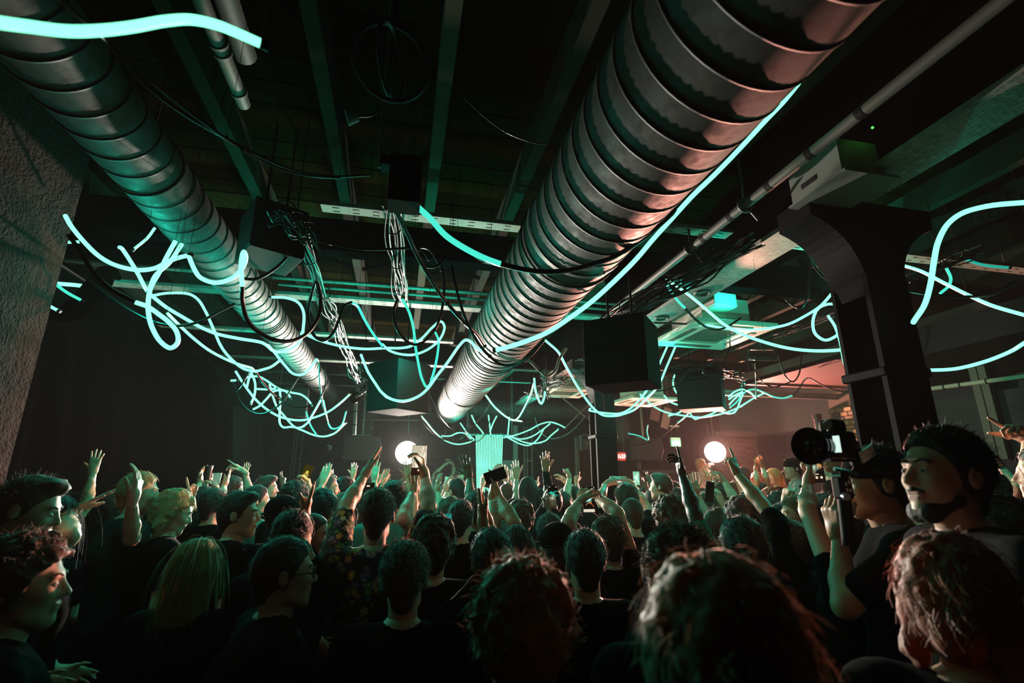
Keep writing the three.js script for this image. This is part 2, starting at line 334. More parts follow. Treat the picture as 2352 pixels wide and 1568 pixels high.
// ---------------------------------------------------------------- right side: bulkhead, brick pier, partition
{
  const s = group('bulkhead', V(0, 0, 0)); tag(s, 'dark maroon boarded bulkhead hanging under the ceiling at right', 'bulkhead');
  mesh('soffit_board', span(5.38, 7.25, 3.30, 3.36, -7.0, -3.4), M.maroon, s);
  mesh('fascia', span(5.38, 5.44, 3.30, 3.48, -7.0, -3.4), M.maroon, s);
  mesh('upper_panel', metreUV(span(5.5, 7.9, 3.36, 3.79, -7.02, -6.96)), M.wallPaint, s);
  for (const dz of [0.05, 0.13]) mesh('pipe', rod(V(5.0, 3.24 - dz * 0.5, -7.05 - dz), V(7.9, 3.24 - dz * 0.5, -7.05 - dz), 0.025, 10), M.conduit, s);
  // dusty pink plasterwork and rails of the right wall
  const pinkish = std(0x8a7370, 0.85);
  const a = group('wall_panelling'); tag(a, 'pinkish boarded panelling with dark rail on the far right wall', 'panelling');
  mesh('panel', span(7.90, 7.995, 2.75, 3.9, -11.4, -7.45), pinkish, a);
  mesh('dark_rail', span(7.86, 7.995, 2.38, 2.75, -11.4, -7.45), std(0x2c1f1d, 0.7), a);
  mesh('panel', span(7.90, 7.995, 0, 2.38, -11.4, -7.45), std(0x4a3735, 0.8), a);
  mesh('moulding', span(7.84, 7.995, 2.73, 2.78, -11.4, -7.45), std(0x5a3a33, 0.6), a);
  mesh('picture_rail', span(7.87, 7.93, 2.22, 2.24, -9.3, -8.0), std(0xb28a62, 0.5), a);
}
{ // brick pier: single bricks with mortar behind
  const pier = tag(group('brick_pier', V(7.3, 0, -6.75)), 'old yellow brick pier behind the right iron column', 'pier');
  mesh('mortar', box(0.60, 3.28, 1.25, 0.32, 1.64, 0), std(0x4b4436, 0.95), pier);
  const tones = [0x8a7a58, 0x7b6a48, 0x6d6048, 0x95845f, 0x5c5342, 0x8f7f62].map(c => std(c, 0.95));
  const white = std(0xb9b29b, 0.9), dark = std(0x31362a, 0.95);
  const gs = [0, 1, 2].map(() => { const g = new RoundedBoxGeometry(0.05, 0.062, 0.148, 1, 0.006), p = g.attributes.position; for (let i = 0; i < p.count; i++) p.setXYZ(i, p.getX(i) + rr(-0.002, 0.002), p.getY(i) + rr(-0.002, 0.002), p.getZ(i) + rr(-0.002, 0.002)); g.computeVertexNormals(); return g; });
  let i = 0;
  for (let r = 0; r < 19; r++) for (let c = 0; c < 8; c++) {
    const y = 1.62 + r * 0.075, z = -0.56 + c * 0.16 + (r % 2) * 0.08; if (z > 0.56) continue;
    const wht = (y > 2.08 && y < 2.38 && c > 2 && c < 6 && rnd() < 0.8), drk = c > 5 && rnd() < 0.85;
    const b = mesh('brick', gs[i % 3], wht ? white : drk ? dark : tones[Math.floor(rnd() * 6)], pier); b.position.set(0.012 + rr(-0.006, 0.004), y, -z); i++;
  }
  const k = group('black_downpipe', V(7.2, 0, -7.55)); tag(k, 'glossy black downpipe beside the brick pier', 'pipe');
  mesh('pipe', rod(V(0, 0, 0), V(0, 2.95, 0), 0.06, 14), M.blackGloss, k); for (const y of [1.9, 2.9]) mesh('socket', rod(V(0, y - 0.05, 0), V(0, y + 0.05, 0), 0.078, 14), M.blackGloss, k);
  const rusty = group('steel_post', V(7.22, 0, -7.36)); tag(rusty, 'rust-stained steel post at the edge of the brick pier', 'post'); mesh('flange', box(0.02, 2.75, 0.12, -0.05, 1.375, 0), M.orangeRust, rusty); mesh('web', box(0.08, 2.75, 0.015, 0, 1.375, 0), M.orangeRust, rusty);
}
{ // partition with perforated panels at far right
  const p = tag(group('partition', V(5.0, 0, 0)), 'black partition with perforated metal panels at the far right', 'partition');
  mesh('backing', span(0.06, 0.10, 0, 3.3, -3.9, 1.2), M.black, p);
  const alpha = dataTex(64, 64, (u, v) => { const a = ((u * 4) % 1) - 0.5, b = ((v * 4 + (Math.floor(u * 4) % 2) * 0.5) % 1) - 0.5, d = Math.hypot(a, b) < 0.3 ? 0.015 : 0.36; return [d, d * 0.97, d * 0.92]; });
  for (const [z0, z1] of [[-3.85, -3.45], [-3.28, -1.9], [-1.8, -0.4]]) mesh('perforated_panel', metreUV(span(0, 0.012, 2.0, 2.55, z0, z1), 0.062), new THREE.MeshPhysicalMaterial({ color: 0x8a8a8a, roughness: 0.7, specularIntensity: 0.2, map: alpha }), p);
  for (const z of [-3.42, -3.35]) mesh('stud', span(-0.05, 0, 1.98, 2.78, z, z + 0.06), matte(0x5a5248), p);
  mesh('upper_board', span(0, 0.02, 2.68, 3.0, -3.85, 1), matte(0x14110f, 0.95, 0), p);
  const c = tag(group('conduit_pipe', V(4.93, 0, 0)), 'pale cream conduit running along the dark partition', 'pipe');
  const a = onX(2140, 892, 4.93), b = onX(2420, 855, 4.93); a.x = b.x = 0; mesh('pipe', rod(a, b, 0.02, 10), matte(0x9a8f78, 0.6, 0.3), c);
  for (const t of [0.12, 0.27, 0.5]) mesh('clip', rod(a.clone().lerp(b, t), a.clone().lerp(b, t + 0.01), 0.024, 10), M.black, c);
}

// ---------------------------------------------------------------- back wall furniture
{
  const w = ZB;
  function channel(label, px, z, h, wd) { const p = onZ(px, 1090, z), c = tag(group('steel_channel', V(p.x, 0, p.z)), label, 'post', 'steel channels on the back wall'); for (const s of [-1, 1]) mesh('rail', box(0.03, h, 0.05, s * wd / 2, h / 2, 0), M.steel, c); mesh('cable', rod(V(-wd * 0.15, 0, 0.02), V(-wd * 0.15, h, 0.02), 0.016, 8), M.conduit, c); for (const y of [0.9, 1.7, 2.25]) mesh('rung', box(wd, 0.03, 0.04, 0, y, 0), M.steel, c); return c; }
  channel('ladder-like steel channel on the teal wall left of the stage', 677, -11.4, 3.1, 0.16);
  channel('pair of bright steel posts behind the crowd, left of the mid column', 1326, -10.9, 2.75, 0.07);
  channel('pinkish steel channel right of the hanging light curtain', 1213, -11.3, 3.0, 0.18);
  for (const [px, l] of [[868, 'dark joint strip on the wall left of the white blinder'], [1078, 'dark joint strip left of the light curtain']]) { const p = onZ(px, 1050, -11.55); tag(mesh('cover_strip', box(0.03, 3.4, 0.06, p.x, 1.7, p.z), std(0x2a2a28, 0.6)), l, 'strip'); }
  { const p = onZ(1173, 1050, -11.3), c = tag(group('wall_duct', V(p.x, 0, p.z)), 'pale square riser with lid beside the light curtain', 'riser'); mesh('upper', box(0.10, 1.35, 0.12, 0.1, 2.35, 0), std(0x7d8a86, 0.6), c); mesh('body', box(0.32, 2.25, 0.3, -0.05, 1.125, 0), std(0x6f7b78, 0.6), c); }
  // dark painted boards right of the mid column
  const b = tag(group('rough_board', V(0, 0, 0)), 'rust-speckled brown board behind the steel posts', 'board'); { const p = onZ(1310, 1050, -11.2); mesh('board', metreUV(box(1.35, 2.55, 0.05, p.x + 0.05, 1.27, p.z), 0.8), std(0x6a4a3c, 0.9, 0, { map: plasterTex }), b); }
  // door behind the dancers at right with its frame
  { const p = onZ(1525, 1100, -11.5), d = tag(group('door_1', V(p.x, 0, p.z)), null, null, null, 'structure'); mesh('door_leaf', box(1.9, 2.0, 0.06, 0.35, 1.0, 0), std(0x3a3537, 0.7), d); mesh('door_frame', box(0.09, 2.25, 0.1, -0.65, 1.12, 0.02), std(0x7c6866, 0.7), d); mesh('door_frame', box(2.1, 0.07, 0.1, 0.35, 2.03, 0.02), std(0x7c6866, 0.7), d); }
  { const a = onZ(1655, 990, -10.15), c = onZ(1722, 990, -10.15), g = tag(group('brick_stack', V(a.x, 0, -10.15)), 'weathered red brick stack right behind the pink blinder', 'pier');
    mesh('mortar', box(c.x - a.x, 2.72, 0.4, (c.x - a.x) / 2, 1.36, 0), std(0x7c5a52, 0.9), g);
    const bt = [0x8f5a4c, 0x7d4c40, 0x9a6a5a].map(q => std(q, 0.9)), bg = new RoundedBoxGeometry(0.2, 0.064, 0.04, 1, 0.006);
    for (let r = 0; r < 15; r++) for (let k = 0; k < 3; k++) { const o = mesh('brick', bg, bt[Math.floor(rnd() * 3)], g); o.position.set(0.11 + k * 0.198 + (r % 2 ? 0.0 : 0.02), 1.62 + r * 0.074, 0.2 + rr(-0.004, 0.004)); }
    mesh('lintel', box(0.85, 0.12, 0.3, 0.35, 2.82, 0.05), std(0x9a7c72, 0.8), g); }
  // camera dome and control box
  { const p = onZ(755, 1027, -11.5), d = tag(group('dome_camera', p), 'small white dome camera on the teal wall', 'camera'); const g = new THREE.SphereGeometry(0.055, 20, 14); mesh('dome', g, M.white, d); const e = new THREE.SphereGeometry(0.03, 14, 10); e.translate(-0.01, -0.012, 0.04); mesh('lens', e, M.blackGloss, d); mesh('base', rod(V(0, 0, -0.03), V(0, 0, -0.1), 0.06, 18), M.white, d); }
  { const p = onZ(1350, 1020, -11.08), d = tag(group('control_box', p), 'grey electrical control box with yellow warning stickers by the column', 'control box'); mesh('case', box(0.30, 0.26, 0.16, 0, 0, 0, 0.008), std(0x3c3d3b, 0.6), d); mesh('side_plate', box(0.06, 0.34, 0.2, -0.21, 0.02, 0.01), std(0x5f7772, 0.5), d); mesh('bracket', box(0.34, 0.04, 0.06, 0, 0.2, 0), M.steel, d); const t = new THREE.CylinderGeometry(0.032, 0.032, 0.004, 3); t.rotateX(Math.PI / 2); t.translate(0.05, -0.03, 0.083); mesh('warning_triangle', t, std(0xd9a520, 0.6), d); mesh('warning_label', box(0.05, 0.022, 0.004, -0.04, 0.01, 0.082), std(0xd9a520, 0.6), d); for (let i = 0; i < 5; i++) mesh('gland', rod(V(-0.12 + i * 0.06, -0.13, 0), V(-0.12 + i * 0.06, -0.17, 0), 0.012, 8), M.steel, d); }
}

// ---------------------------------------------------------------- blinders (fittings of the two stage lights)
function blinder(at, label, col, glowCol, r, yaw) {
  const b = tag(group('stage_blinder', at, yaw), label, 'stage light', 'stage blinders facing the room');
  mesh('housing', [rod(V(0, 0, -0.16), V(0, 0, 0.02), r * 1.0, 24, r * 1.25)], M.blackBox, b);
  const lens = new THREE.SphereGeometry(r, 28, 12, 0, Math.PI * 2, 0, 0.9); lens.rotateX(Math.PI / 2); lens.translate(0, 0, 0.02 - r * Math.cos(0.9));  // lens made wide so its glowing disc stands in for glare
  mesh('lens', lens, new THREE.MeshStandardMaterial({ color: 0x222222, emissive: glowCol, emissiveIntensity: 1 }), b);
  mesh('yoke', [box(0.02, 0.3, 0.04, -r * 1.4, 0.1, -0.06), box(0.02, 0.3, 0.04, r * 1.4, 0.1, -0.06), box(r * 2.85, 0.02, 0.04, 0, 0.25, -0.06)], M.black, b);
  mesh('clamp_pole', rod(V(0, 0.25, -0.06), V(0, 3.797 - at.y, -0.06), 0.02, 10), M.steel, b);
}
blinder(BLINDER_WHITE, 'blazing white stage blinder above the decks, left of the light curtain', 0, new THREE.Color(26, 25, 22), 0.27, 0);
blinder(BLINDER_PINK, 'blazing pink-white stage blinder at the right of the stage', 0, new THREE.Color(26, 21, 19), 0.27, -0.45);
{ // truss bar that carries the white blinder, stand, and gauges
  const t = tag(group('lighting_bar', V(0, 0, 0)), 'thin steel lighting bar over the white blinder', 'bar');
  mesh('tube', rod(V(-0.75, 2.93, -9.96), V(0.45, 2.95, -9.96), 0.02, 10), M.steel, t); mesh('upright', rod(V(0.36, 1.2, -9.96), V(0.36, 3.5, -9.96), 0.035, 10), M.black, t); mesh('hook', tube([V(-0.55, 2.93, -9.96), V(-0.57, 2.84, -9.96), V(-0.54, 2.76, -9.96), V(-0.51, 2.80, -9.96)], 0.012), M.steel, t);
  const s = tag(group('light_stand', V(6.62, 0, -9.98)), 'slim stand under the pink blinder', 'stand'); mesh('pole', rod(V(0, 0, 0), V(0, 3.02, 0), 0.022, 10), M.steel, s); for (let k = 0; k < 3; k++) { const a = k * 2.1; mesh('leg', rod(V(0, 0.5, 0), V(Math.cos(a) * 0.5, 0.012, Math.sin(a) * 0.5), 0.014, 8), M.steel, s); }
  const g = tag(group('pressure_gauge', onZ(1077, 978, -10.9)), 'round red gauge on a pipe above the light curtain', 'gauge'); const dsk = new THREE.CylinderGeometry(0.045, 0.045, 0.03, 20); dsk.rotateX(Math.PI / 2); mesh('dial', dsk, std(0x9a3a34, 0.4), g); mesh('riser', rod(V(0, 0.04, -0.03), V(0, 0.9, -0.03), 0.012, 8), M.steel, g); mesh('stem', rod(V(0, -0.045, 0), V(0, -0.14, 0), 0.01, 8), M.steel, g); const bl = new THREE.SphereGeometry(0.035, 14, 10); bl.translate(0, -0.16, 0); mesh('valve', bl, M.conduit, g);
}

// ---------------------------------------------------------------- hanging loudspeaker cubes
function cube(label, p, w, h, d, ry, mat = M.blackBox) {
  const b = tag(group('hanging_speaker', p, ry), label, 'speaker', 'black cubes hung from the ceiling');
  mesh('cabinet', box(w, h, d, 0, 0, 0, 0.008), mat, b);
  mesh('bottom_plate', box(w * 0.985, 0.012, d * 0.985, 0, -h / 2 - 0.004, 0, 0.004), mat, b);
  mesh('top_bracket', box(w * 0.5, 0.03, 0.05, 0, h / 2 + 0.015, 0), M.steel, b);
  for (const s of [-1, 1]) mesh('hanging_strap', rod(V(s * w * 0.2, h / 2, 0), V(s * w * 0.2, HC - p.y, 0), 0.008, 6), M.black, b);
  return b;
}
{ const c = onZ(1440, 800, -2.75); cube('nearest black speaker cube beside the big duct', V(c.x + 0.06, 2.60, -2.95), 0.40, 0.42, 0.36, -0.72); }
{ const c = onZ(1622, 893, -5.6); cube('far black speaker cube with light flaring at its lower edge', V(c.x + 0.05, c.y + 0.02, -5.8), 0.54, 0.50, 0.40, -0.72); }
{ const c = onZ(916, 890, -4.9); cube('black speaker cube turned edge-on above the stage', V(c.x, c.y, -4.9), 0.42, 0.46, 0.42, Math.PI / 4 - 0.05); }
{ const c = onZ(625, 545, -3.0); cube('black hanging box near the slim duct, upper left', V(c.x, c.y, -3.0), 0.30, 0.30, 0.34, 0.5, M.black); }
{ const c = onZ(680, 925, -8.2); cube('small black speaker hanging behind the left tangle of ropes', V(c.x, c.y, -8.2), 0.34, 0.42, 0.34, 0.1, std(0x1c1f1e, 0.7)); }
function wedge(label, px, py, z, ry) {
  const c = onZ(px, py, z), b = tag(group('wedge_speaker', c, ry), label, 'speaker', 'wedge speakers flown beside the stage');
  const s = new THREE.Shape(); s.moveTo(-0.31, -0.2); s.lineTo(0.27, -0.2); s.lineTo(0.34, 0.0); s.lineTo(0.28, 0.2); s.lineTo(-0.29, 0.2); s.closePath();
  const g = new THREE.ExtrudeGeometry(s, { depth: 0.32, bevelEnabled: true, bevelSize: 0.012, bevelThickness: 0.012, bevelSegments: 2 }); g.translate(0, 0, -0.16); mesh('cabinet', g, std(0x1a1718, 0.6), b);
  const r = new THREE.Shape(); r.moveTo(-0.28, -0.17); r.lineTo(0.23, -0.17); r.lineTo(0.23, 0.17); r.lineTo(-0.26, 0.17); r.closePath(); const gg = new THREE.ExtrudeGeometry(r, { depth: 0.012, bevelEnabled: false }); gg.translate(0, 0, 0.17); mesh('grille', gg, std(0x2a2828, 0.8), b);
  mesh('bracket', [box(0.3, 0.03, 0.05, 0, 0.235, 0), rod(V(0, 0.24, 0), V(0, HC - c.y, 0), 0.02, 10)], M.conduit, b);
}
wedge('dark wedge speaker with red-lit rim left of the white blinder', 830, 1030, -9.6, 0.1);
wedge('dark wedge speaker hanging beside the red washroom sign', 1478, 1033, -9.3, -0.1);

// ---------------------------------------------------------------- signs
const font = await new FontLoader().loadAsync('fonts/droid/droid_sans_bold.typeface.json');
{
  const p = onZ(1428, 1048, -9.9), s = tag(group('washroom_sign', p, 0), 'small red lit sign reading GIRL, partly hidden by the speaker', 'sign');
  const red = new THREE.MeshStandardMaterial({ color: 0x7a1c18, roughness: 0.5, emissive: new THREE.Color(0.32, 0.055, 0.04) });
  mesh('lightbox', box(0.36, 0.17, 0.06, 0.05, 0, 0, 0.006), red, s); mesh('dark_half', box(0.16, 0.17, 0.062, -0.21, 0, 0, 0.006), std(0x2a1c1c, 0.7), s);
  const tg = new TextGeometry('GIRL', { font, size: 0.082, depth: 0.006, curveSegments: 4 }); tg.translate(-0.105, -0.04, 0.031); mesh('lettering', tg, new THREE.MeshStandardMaterial({ color: 0xffffff, emissive: new THREE.Color(1.1, 0.85, 0.8) }), s);
  mesh('drop_rod', rod(V(0.05, 0.08, 0), V(0.05, HC - p.y, 0), 0.006, 6), M.steel, s);
  const l = new THREE.PointLight(new THREE.Color(1, 0.2, 0.15), 0.12); l.position.set(0.05, 0, 0.12); l.castShadow = true; s.add(l);
  const q = onZ(1551, 1016, -10.0), e = tag(group('exit_sign', q, 0), 'green and white lit exit sign hanging right of the wedge speaker', 'sign');
  mesh('casing', box(0.235, 0.19, 0.05, 0, 0.012, 0, 0.006), std(0xcfc8c0, 0.5), e);
  mesh('panel', box(0.225, 0.125, 0.008, 0, -0.02, 0.027), new THREE.MeshStandardMaterial({ color: 0x8fd9a0, emissive: new THREE.Color(0.30, 0.85, 0.42) }), e);
  const wm = new THREE.MeshStandardMaterial({ color: 0xffffff, emissive: new THREE.Color(0.9, 1.0, 0.92) });
  // running figure, arrow and doorway
  mesh('running_figure', [rod(V(-0.015, 0.0, 0.034), V(-0.005, -0.03, 0.034), 0.009, 6), rod(V(-0.005, -0.03, 0.034), V(0.02, -0.05, 0.034), 0.006, 6), rod(V(-0.005, -0.03, 0.034), V(-0.03, -0.065, 0.034), 0.006, 6), rod(V(-0.015, 0.0, 0.034), V(0.018, -0.012, 0.034), 0.005, 6), new THREE.SphereGeometry(0.011, 10, 8).translate(-0.018, 0.018, 0.034)], wm, e);
  mesh('doorway', box(0.05, 0.1, 0.006, 0.06, -0.022, 0.033), wm, e); const ar = new THREE.CylinderGeometry(0.026, 0.026, 0.006, 3); ar.rotateX(Math.PI / 2); ar.translate(-0.072, -0.02, 0.034); mesh('arrow', ar, wm, e);
  for (const s2 of [-1, 1]) mesh('chain', rod(V(s2 * 0.08, 0.1, 0), V(s2 * 0.08, HC - q.y, 0), 0.004, 5), M.steel, e); mesh('ceiling_bar', box(0.22, 0.03, 0.03, 0.01, 0.35, 0), M.white, e);
  const l2 = new THREE.PointLight(new THREE.Color(0.3, 1, 0.45), 0.15); l2.position.set(0, -0.02, 0.12); l2.castShadow = true; e.add(l2);
}

// ---------------------------------------------------------------- ceiling cassette units, floodlight, boxes
function cassette(label, c, w, ry = 0) {
  const u = tag(group('air_conditioning_cassette', c, ry), label, 'air conditioner', 'white ceiling cassette units');
  mesh('case', box(w * 0.62, 0.24, w * 0.62, 0, 0.16, 0), M.white, u);
  const s = new THREE.Shape(); s.moveTo(-w / 2, -w / 2); s.lineTo(w / 2, -w / 2); s.lineTo(w / 2, w / 2); s.lineTo(-w / 2, w / 2); s.closePath(); const h = new THREE.Path(), q = w * 0.27; h.moveTo(-q, -q); h.lineTo(-q, q); h.lineTo(q, q); h.lineTo(q, -q); h.closePath(); s.holes.push(h);
  const g = new THREE.ExtrudeGeometry(s, { depth: 0.035, bevelEnabled: true, bevelSize: 0.006, bevelThickness: 0.006, bevelSegments: 2 }); g.rotateX(Math.PI / 2); mesh('fascia', g, M.white, u);
  mesh('grille', box(q * 2, 0.01, q * 2, 0, -0.012, 0), std(0x77736a, 0.7), u);
  for (let i = -3; i <= 3; i++) mesh('grille_bar', box(q * 2, 0.008, 0.008, 0, -0.022, i * q * 0.27), std(0x8d897e, 0.6), u);
  for (let k = 0; k < 4; k++) { const a = k * Math.PI / 2, o = mesh('louvre', box(w * 0.5, 0.006, w * 0.07, 0, 0, 0), std(0x5c5850, 0.6), u); o.position.set(Math.sin(a) * w * 0.385, -0.044, Math.cos(a) * w * 0.385); o.rotation.y = a; }
  for (const sx of [-1, 1]) for (const sz of [-1, 1]) mesh('hanger_rod', rod(V(sx * w * 0.28, 0.25, sz * w * 0.28), V(sx * w * 0.28, HC - c.y, sz * w * 0.28), 0.005, 5), M.steel, u);
}
{ const c = onZ(1632, 765, -4.35); cassette('white ceiling cassette unit beside the nearest speaker cube', V(c.x, c.y, -4.35), 0.86, 0.02); }
{ const c = onZ(1308, 893, -7.3); cassette('white ceiling cassette unit above the cross duct', V(c.x, c.y + 0.02, -7.6), 0.8); }
{ const c = onZ(1480, 917, -7.8); cassette('white ceiling cassette unit behind the far speaker cube', V(c.x, c.y, -7.9), 0.85, 0.1); }
{ const c = onZ(1650, 694, -4.0); const b = tag(group('junction_box', c, 0.1), 'cream junction box above the nearest cassette unit', 'junction box'); mesh('case', box(0.26, 0.13, 0.2, 0, 0, 0, 0.01), M.white, b); mesh('lid', box(0.24, 0.012, 0.18, 0, -0.068, 0, 0.004), std(0xc4bda6, 0.6), b); mesh('bracket', box(0.05, 3.797 - c.y - 0.06, 0.02, 0, (3.797 - c.y) / 2 + 0.03, 0), M.steel, b); }
{ const c = onZ(1752, 826, -5.2), f = tag(group('floodlight', c, -0.2), 'flat floodlight fitting with tan glass below the cable bundle', 'floodlight'); const h = box(0.30, 0.05, 0.2, 0, 0.02, 0, 0.01); h.rotateX(0.25); mesh('housing', h, std(0x39413f, 0.5), f); const g = box(0.26, 0.006, 0.16, 0, -0.01, 0.005); g.rotateX(0.25); mesh('glass', g, std(0xb98f78, 0.2), f); mesh('yoke', [box(0.02, 0.12, 0.03, -0.16, 0.07, 0), box(0.02, 0.12, 0.03, 0.16, 0.07, 0), box(0.34, 0.015, 0.03, 0, 0.13, 0)], M.steel, f); mesh('drop_rod', rod(V(0, 0.13, 0), V(0, 3.797 - c.y, 0), 0.01, 8), M.steel, f); }
{ const c = onZ(1915, 405, -1.95), f = tag(group('power_supply_box', c, 0.0), 'grey metal power box with green indicator above the soffit beam', 'power box'); mesh('case', box(0.26, 0.20, 0.34, 0, 0, 0, 0.006), std(0x7d817b, 0.6), f); mesh('side_slot', box(0.004, 0.03, 0.1, -0.131, -0.03, -0.04), M.black, f); mesh('flange', box(0.34, 0.012, 0.38, 0.03, -0.10, 0), std(0x7d817b, 0.6), f);
  const lp = onZ(2004, 293, -1.72).sub(c); const i = new THREE.SphereGeometry(0.006, 10, 8); i.translate(lp.x, lp.y, lp.z); mesh('indicator', i, new THREE.MeshStandardMaterial({ emissive: new THREE.Color(0.2, 5, 0.3), color: 0x002200 }), f); const l = new THREE.PointLight(new THREE.Color(0.15, 1, 0.12), 0.003); l.position.copy(lp).add(V(-0.02, -0.02, 0.02)); l.castShadow = true; f.add(l); }
{ // scaffold pipe at right with clamps, and pipes at the top left
  const s = tag(group('scaffold_pipe', V(0, 0, 0)), 'grey scaffold pipe with tape bands beside the big duct', 'pipe'); const a = V(1.97, 3.42, -4.4), b = V(1.97, 3.42, -0.9);
  mesh('pipe', rod(a, b, 0.028, 14), M.conduit, s); for (const z of [-1.55, -1.85, -2.15, -2.5, -2.8]) mesh('tape_band', rod(V(1.97, 3.42, z), V(1.97, 3.42, z + 0.035), 0.0295, 14), M.black, s);
  for (const z of [-2.35, -2.95]) { const t = new THREE.TorusGeometry(0.04, 0.012, 8, 18); t.translate(1.97, 3.42, z); mesh('clamp', t, M.steel, s); mesh('clamp_bolt', rod(V(2.01, 3.38, z), V(2.05, 3.33, z), 0.008, 6), M.steel, s); mesh('drop_rod', rod(V(1.97, 3.45, z), V(1.97, 3.80, z), 0.008, 6), M.steel, s); }
  const u = tag(group('drain_pipe', V(0, 0, 0)), 'pale pipe with collars crossing the glowing rope at top left', 'pipe'); const p0 = onY(445, -40, 3.6), p1 = onY(560, 240, 3.6); mesh('pipe', rod(p0, p1, 0.032, 14), M.conduit, u); for (const t of [0.42, 0.5, 0.86]) mesh('collar', rod(p0.clone().lerp(p1, t), p0.clone().lerp(p1, t + 0.02), 0.039, 14), M.conduit, u);
  const v = tag(group('drain_pipe', V(0, 0, 0)), 'second duller pipe right of the pale one at top left', 'pipe'); mesh('pipe', rod(onY(510, -30, 3.75), onY(565, 130, 3.75), 0.05, 12), std(0x4b4f4a, 0.6), v);
  const pr = tag(group('par_can', onZ(822, 272, -1.9)), 'small hooded spot lamp hanging in the dark upper middle', 'lamp'); { const g = rod(V(-0.045, -0.005, 0), V(0.0, 0.01, 0), 0.034, 18, 0.02); mesh('hood', g, std(0x5b6a66, 0.5), pr); mesh('cord', tube([V(0, 0.01, 0), V(0.06, 0.03, 0), V(0.1, 0.12, 0), V(0.1, 1.6, 0)], 0.006), M.cable, pr); }
  const dr = tag(group('dark_post', V(0, 0, 0)), 'thin dark drop post hanging in the upper middle', 'post'); { const q = onZ(886, 165, -1.75), w = onZ(872, 385, -1.75); mesh('rod', rod(V(q.x, 3.9, q.z), w, 0.007, 8), M.conduit, dr); mesh('bracket', [box(0.09, 0.04, 0.06, w.x + 0.05, w.y + 0.02, w.z), box(0.12, 0.2, 0.1, w.x + 0.1, w.y - 0.06, w.z)], M.black, dr); }
  // thin hoops stand in for the edge light on a dark dish lamp
  const ms = tag(group('lamp_edge_arcs', onZ(905, 60, -1.15)), 'dark hoop lamp frame catching thin edge light overhead', 'lamp'); { for (const [r, ry] of [[0.10, 0.2], [0.085, 1.2]]) { const g = new THREE.TorusGeometry(r, 0.006, 6, 48); g.scale(1, 1.25, 1); g.rotateY(ry); g.translate(0, -0.12, 0); mesh('hoop', g, std(0x3a3230, 0.5), ms); } mesh('drop_rod', rod(V(0, 0, 0), V(0, 1.0, 0), 0.01, 8), M.black, ms); }
}

// ---------------------------------------------------------------- LED ropes: pixel traces read off the photograph, set out at their own room depth
const lampSpots = [];
function trace(pts, z0, z1) { const n = pts.length; return pts.map(([x, y, z], i) => onZ(x, y, z !== undefined ? z : z0 + (z1 - z0) * i / (n - 1))); }
function hangWire(o, P, c) { // thin added wires from the highest points up to joist level
  const hi = [...P].sort((a, b) => b.y - a.y)[0], q = P[Math.floor(P.length / 2)];
  for (const p of hi.distanceTo(q) > 0.5 ? [hi, q] : [hi]) mesh('added_wire', rod(p.clone().sub(c), V(p.x, 3.797, p.z).sub(c), 0.0011, 4), M.black, o);
}
function rope(label, pts, z0, z1, lvl = 2, lamps = 0, dark = null, r = 0.0105) {
  const P = trace(pts, z0, z1), c = P[0].clone();
  const o = tag(group('led_rope', c), label, 'light rope', 'glowing teal LED ropes');
  const loc = P.map(p => p.clone().sub(c));
  mesh('glowing_tube', tube(loc, r, 7), LED[lvl], o);
  if (dark) { const Q = trace(dark[0], dark[1], dark[2]).map(p => p.sub(c)); Q[0] = Q[0].lerp(Q[0], 1); mesh('dark_tube', tube(Q, r * 0.98, 7), M.cable, o); }
  else { const a = loc[loc.length - 1], b = loc[loc.length - 2].clone().sub(a).normalize().multiplyScalar(-0.02).add(a); mesh('end_cap', rod(a, b, r * 1.12, 8), M.cable, o); }
  hangWire(o, P, c);
  const C = smooth(P, 4);
  let len = 0; for (let i = 1; i < C.length; i++) len += C[i].distanceTo(C[i - 1]);
  if (lamps) lamps = Math.max(lamps, Math.min(5, Math.round(len / 0.7)));
  for (let k = 0; k < lamps; k++) { const p = C[Math.round((k + 0.5) / lamps * (C.length - 1))]; lampSpots.push([p, len / lamps * [0.12, 0.4, 1][lvl]]); }
  return o;
}
rope('thick glowing teal rope sweeping across the top left corner', [[-90, 38], [0, 52], [60, 60], [150, 71], [225, 70], [300, 62], [380, 48], [440, 45], [500, 58], [545, 76], [597, 99]], -0.88, -1.1, 2, 2, null, 0.0115);
rope('teal rope sagging from the plaster pier to the slim duct', [[150, 495], [163, 518], [194, 556], [230, 590], [268, 610], [319, 620], [357, 615], [383, 602], [408, 592], [433, 586]], -2.75, -2.6, 2, 1);
rope('teal rope cradled under the slim duct, turning into a dark loop', [[433, 586], [444, 613], [459, 636], [485, 648], [510, 647], [541, 633], [561, 607], [565, 588], [560, 578], [554, 607], [557, 658]], -2.6, -2.35, 2, 1, [[[557, 658], [557, 690], [569, 735], [595, 763], [633, 781], [671, 782], [704, 766], [730, 730], [736, 692], [731, 659], [725, 648], [717, 669], [708, 710], [710, 740], [722, 771], [743, 782], [763, 768], [778, 735], [791, 702], [807, 694]], -2.35, -3.6]);
rope('dim teal rope falling beside the centre cable bundle', [[807, 694], [822, 704], [837, 733], [858, 768], [878, 794]], -3.6, -4.3, 1);
rope('twin teal ropes falling left of the teardrop loop', [[275, 568], [281, 572], [301, 602], [319, 633], [339, 669], [362, 690], [383, 706], [418, 727], [459, 750], [497, 766], [548, 777], [600, 786], [615, 795], [625, 804], [643, 808], [669, 801], [689, 784], [697, 748], [697, 715], [684, 694], [659, 684], [625, 682]], -2.9, -4.2, 2, 3);
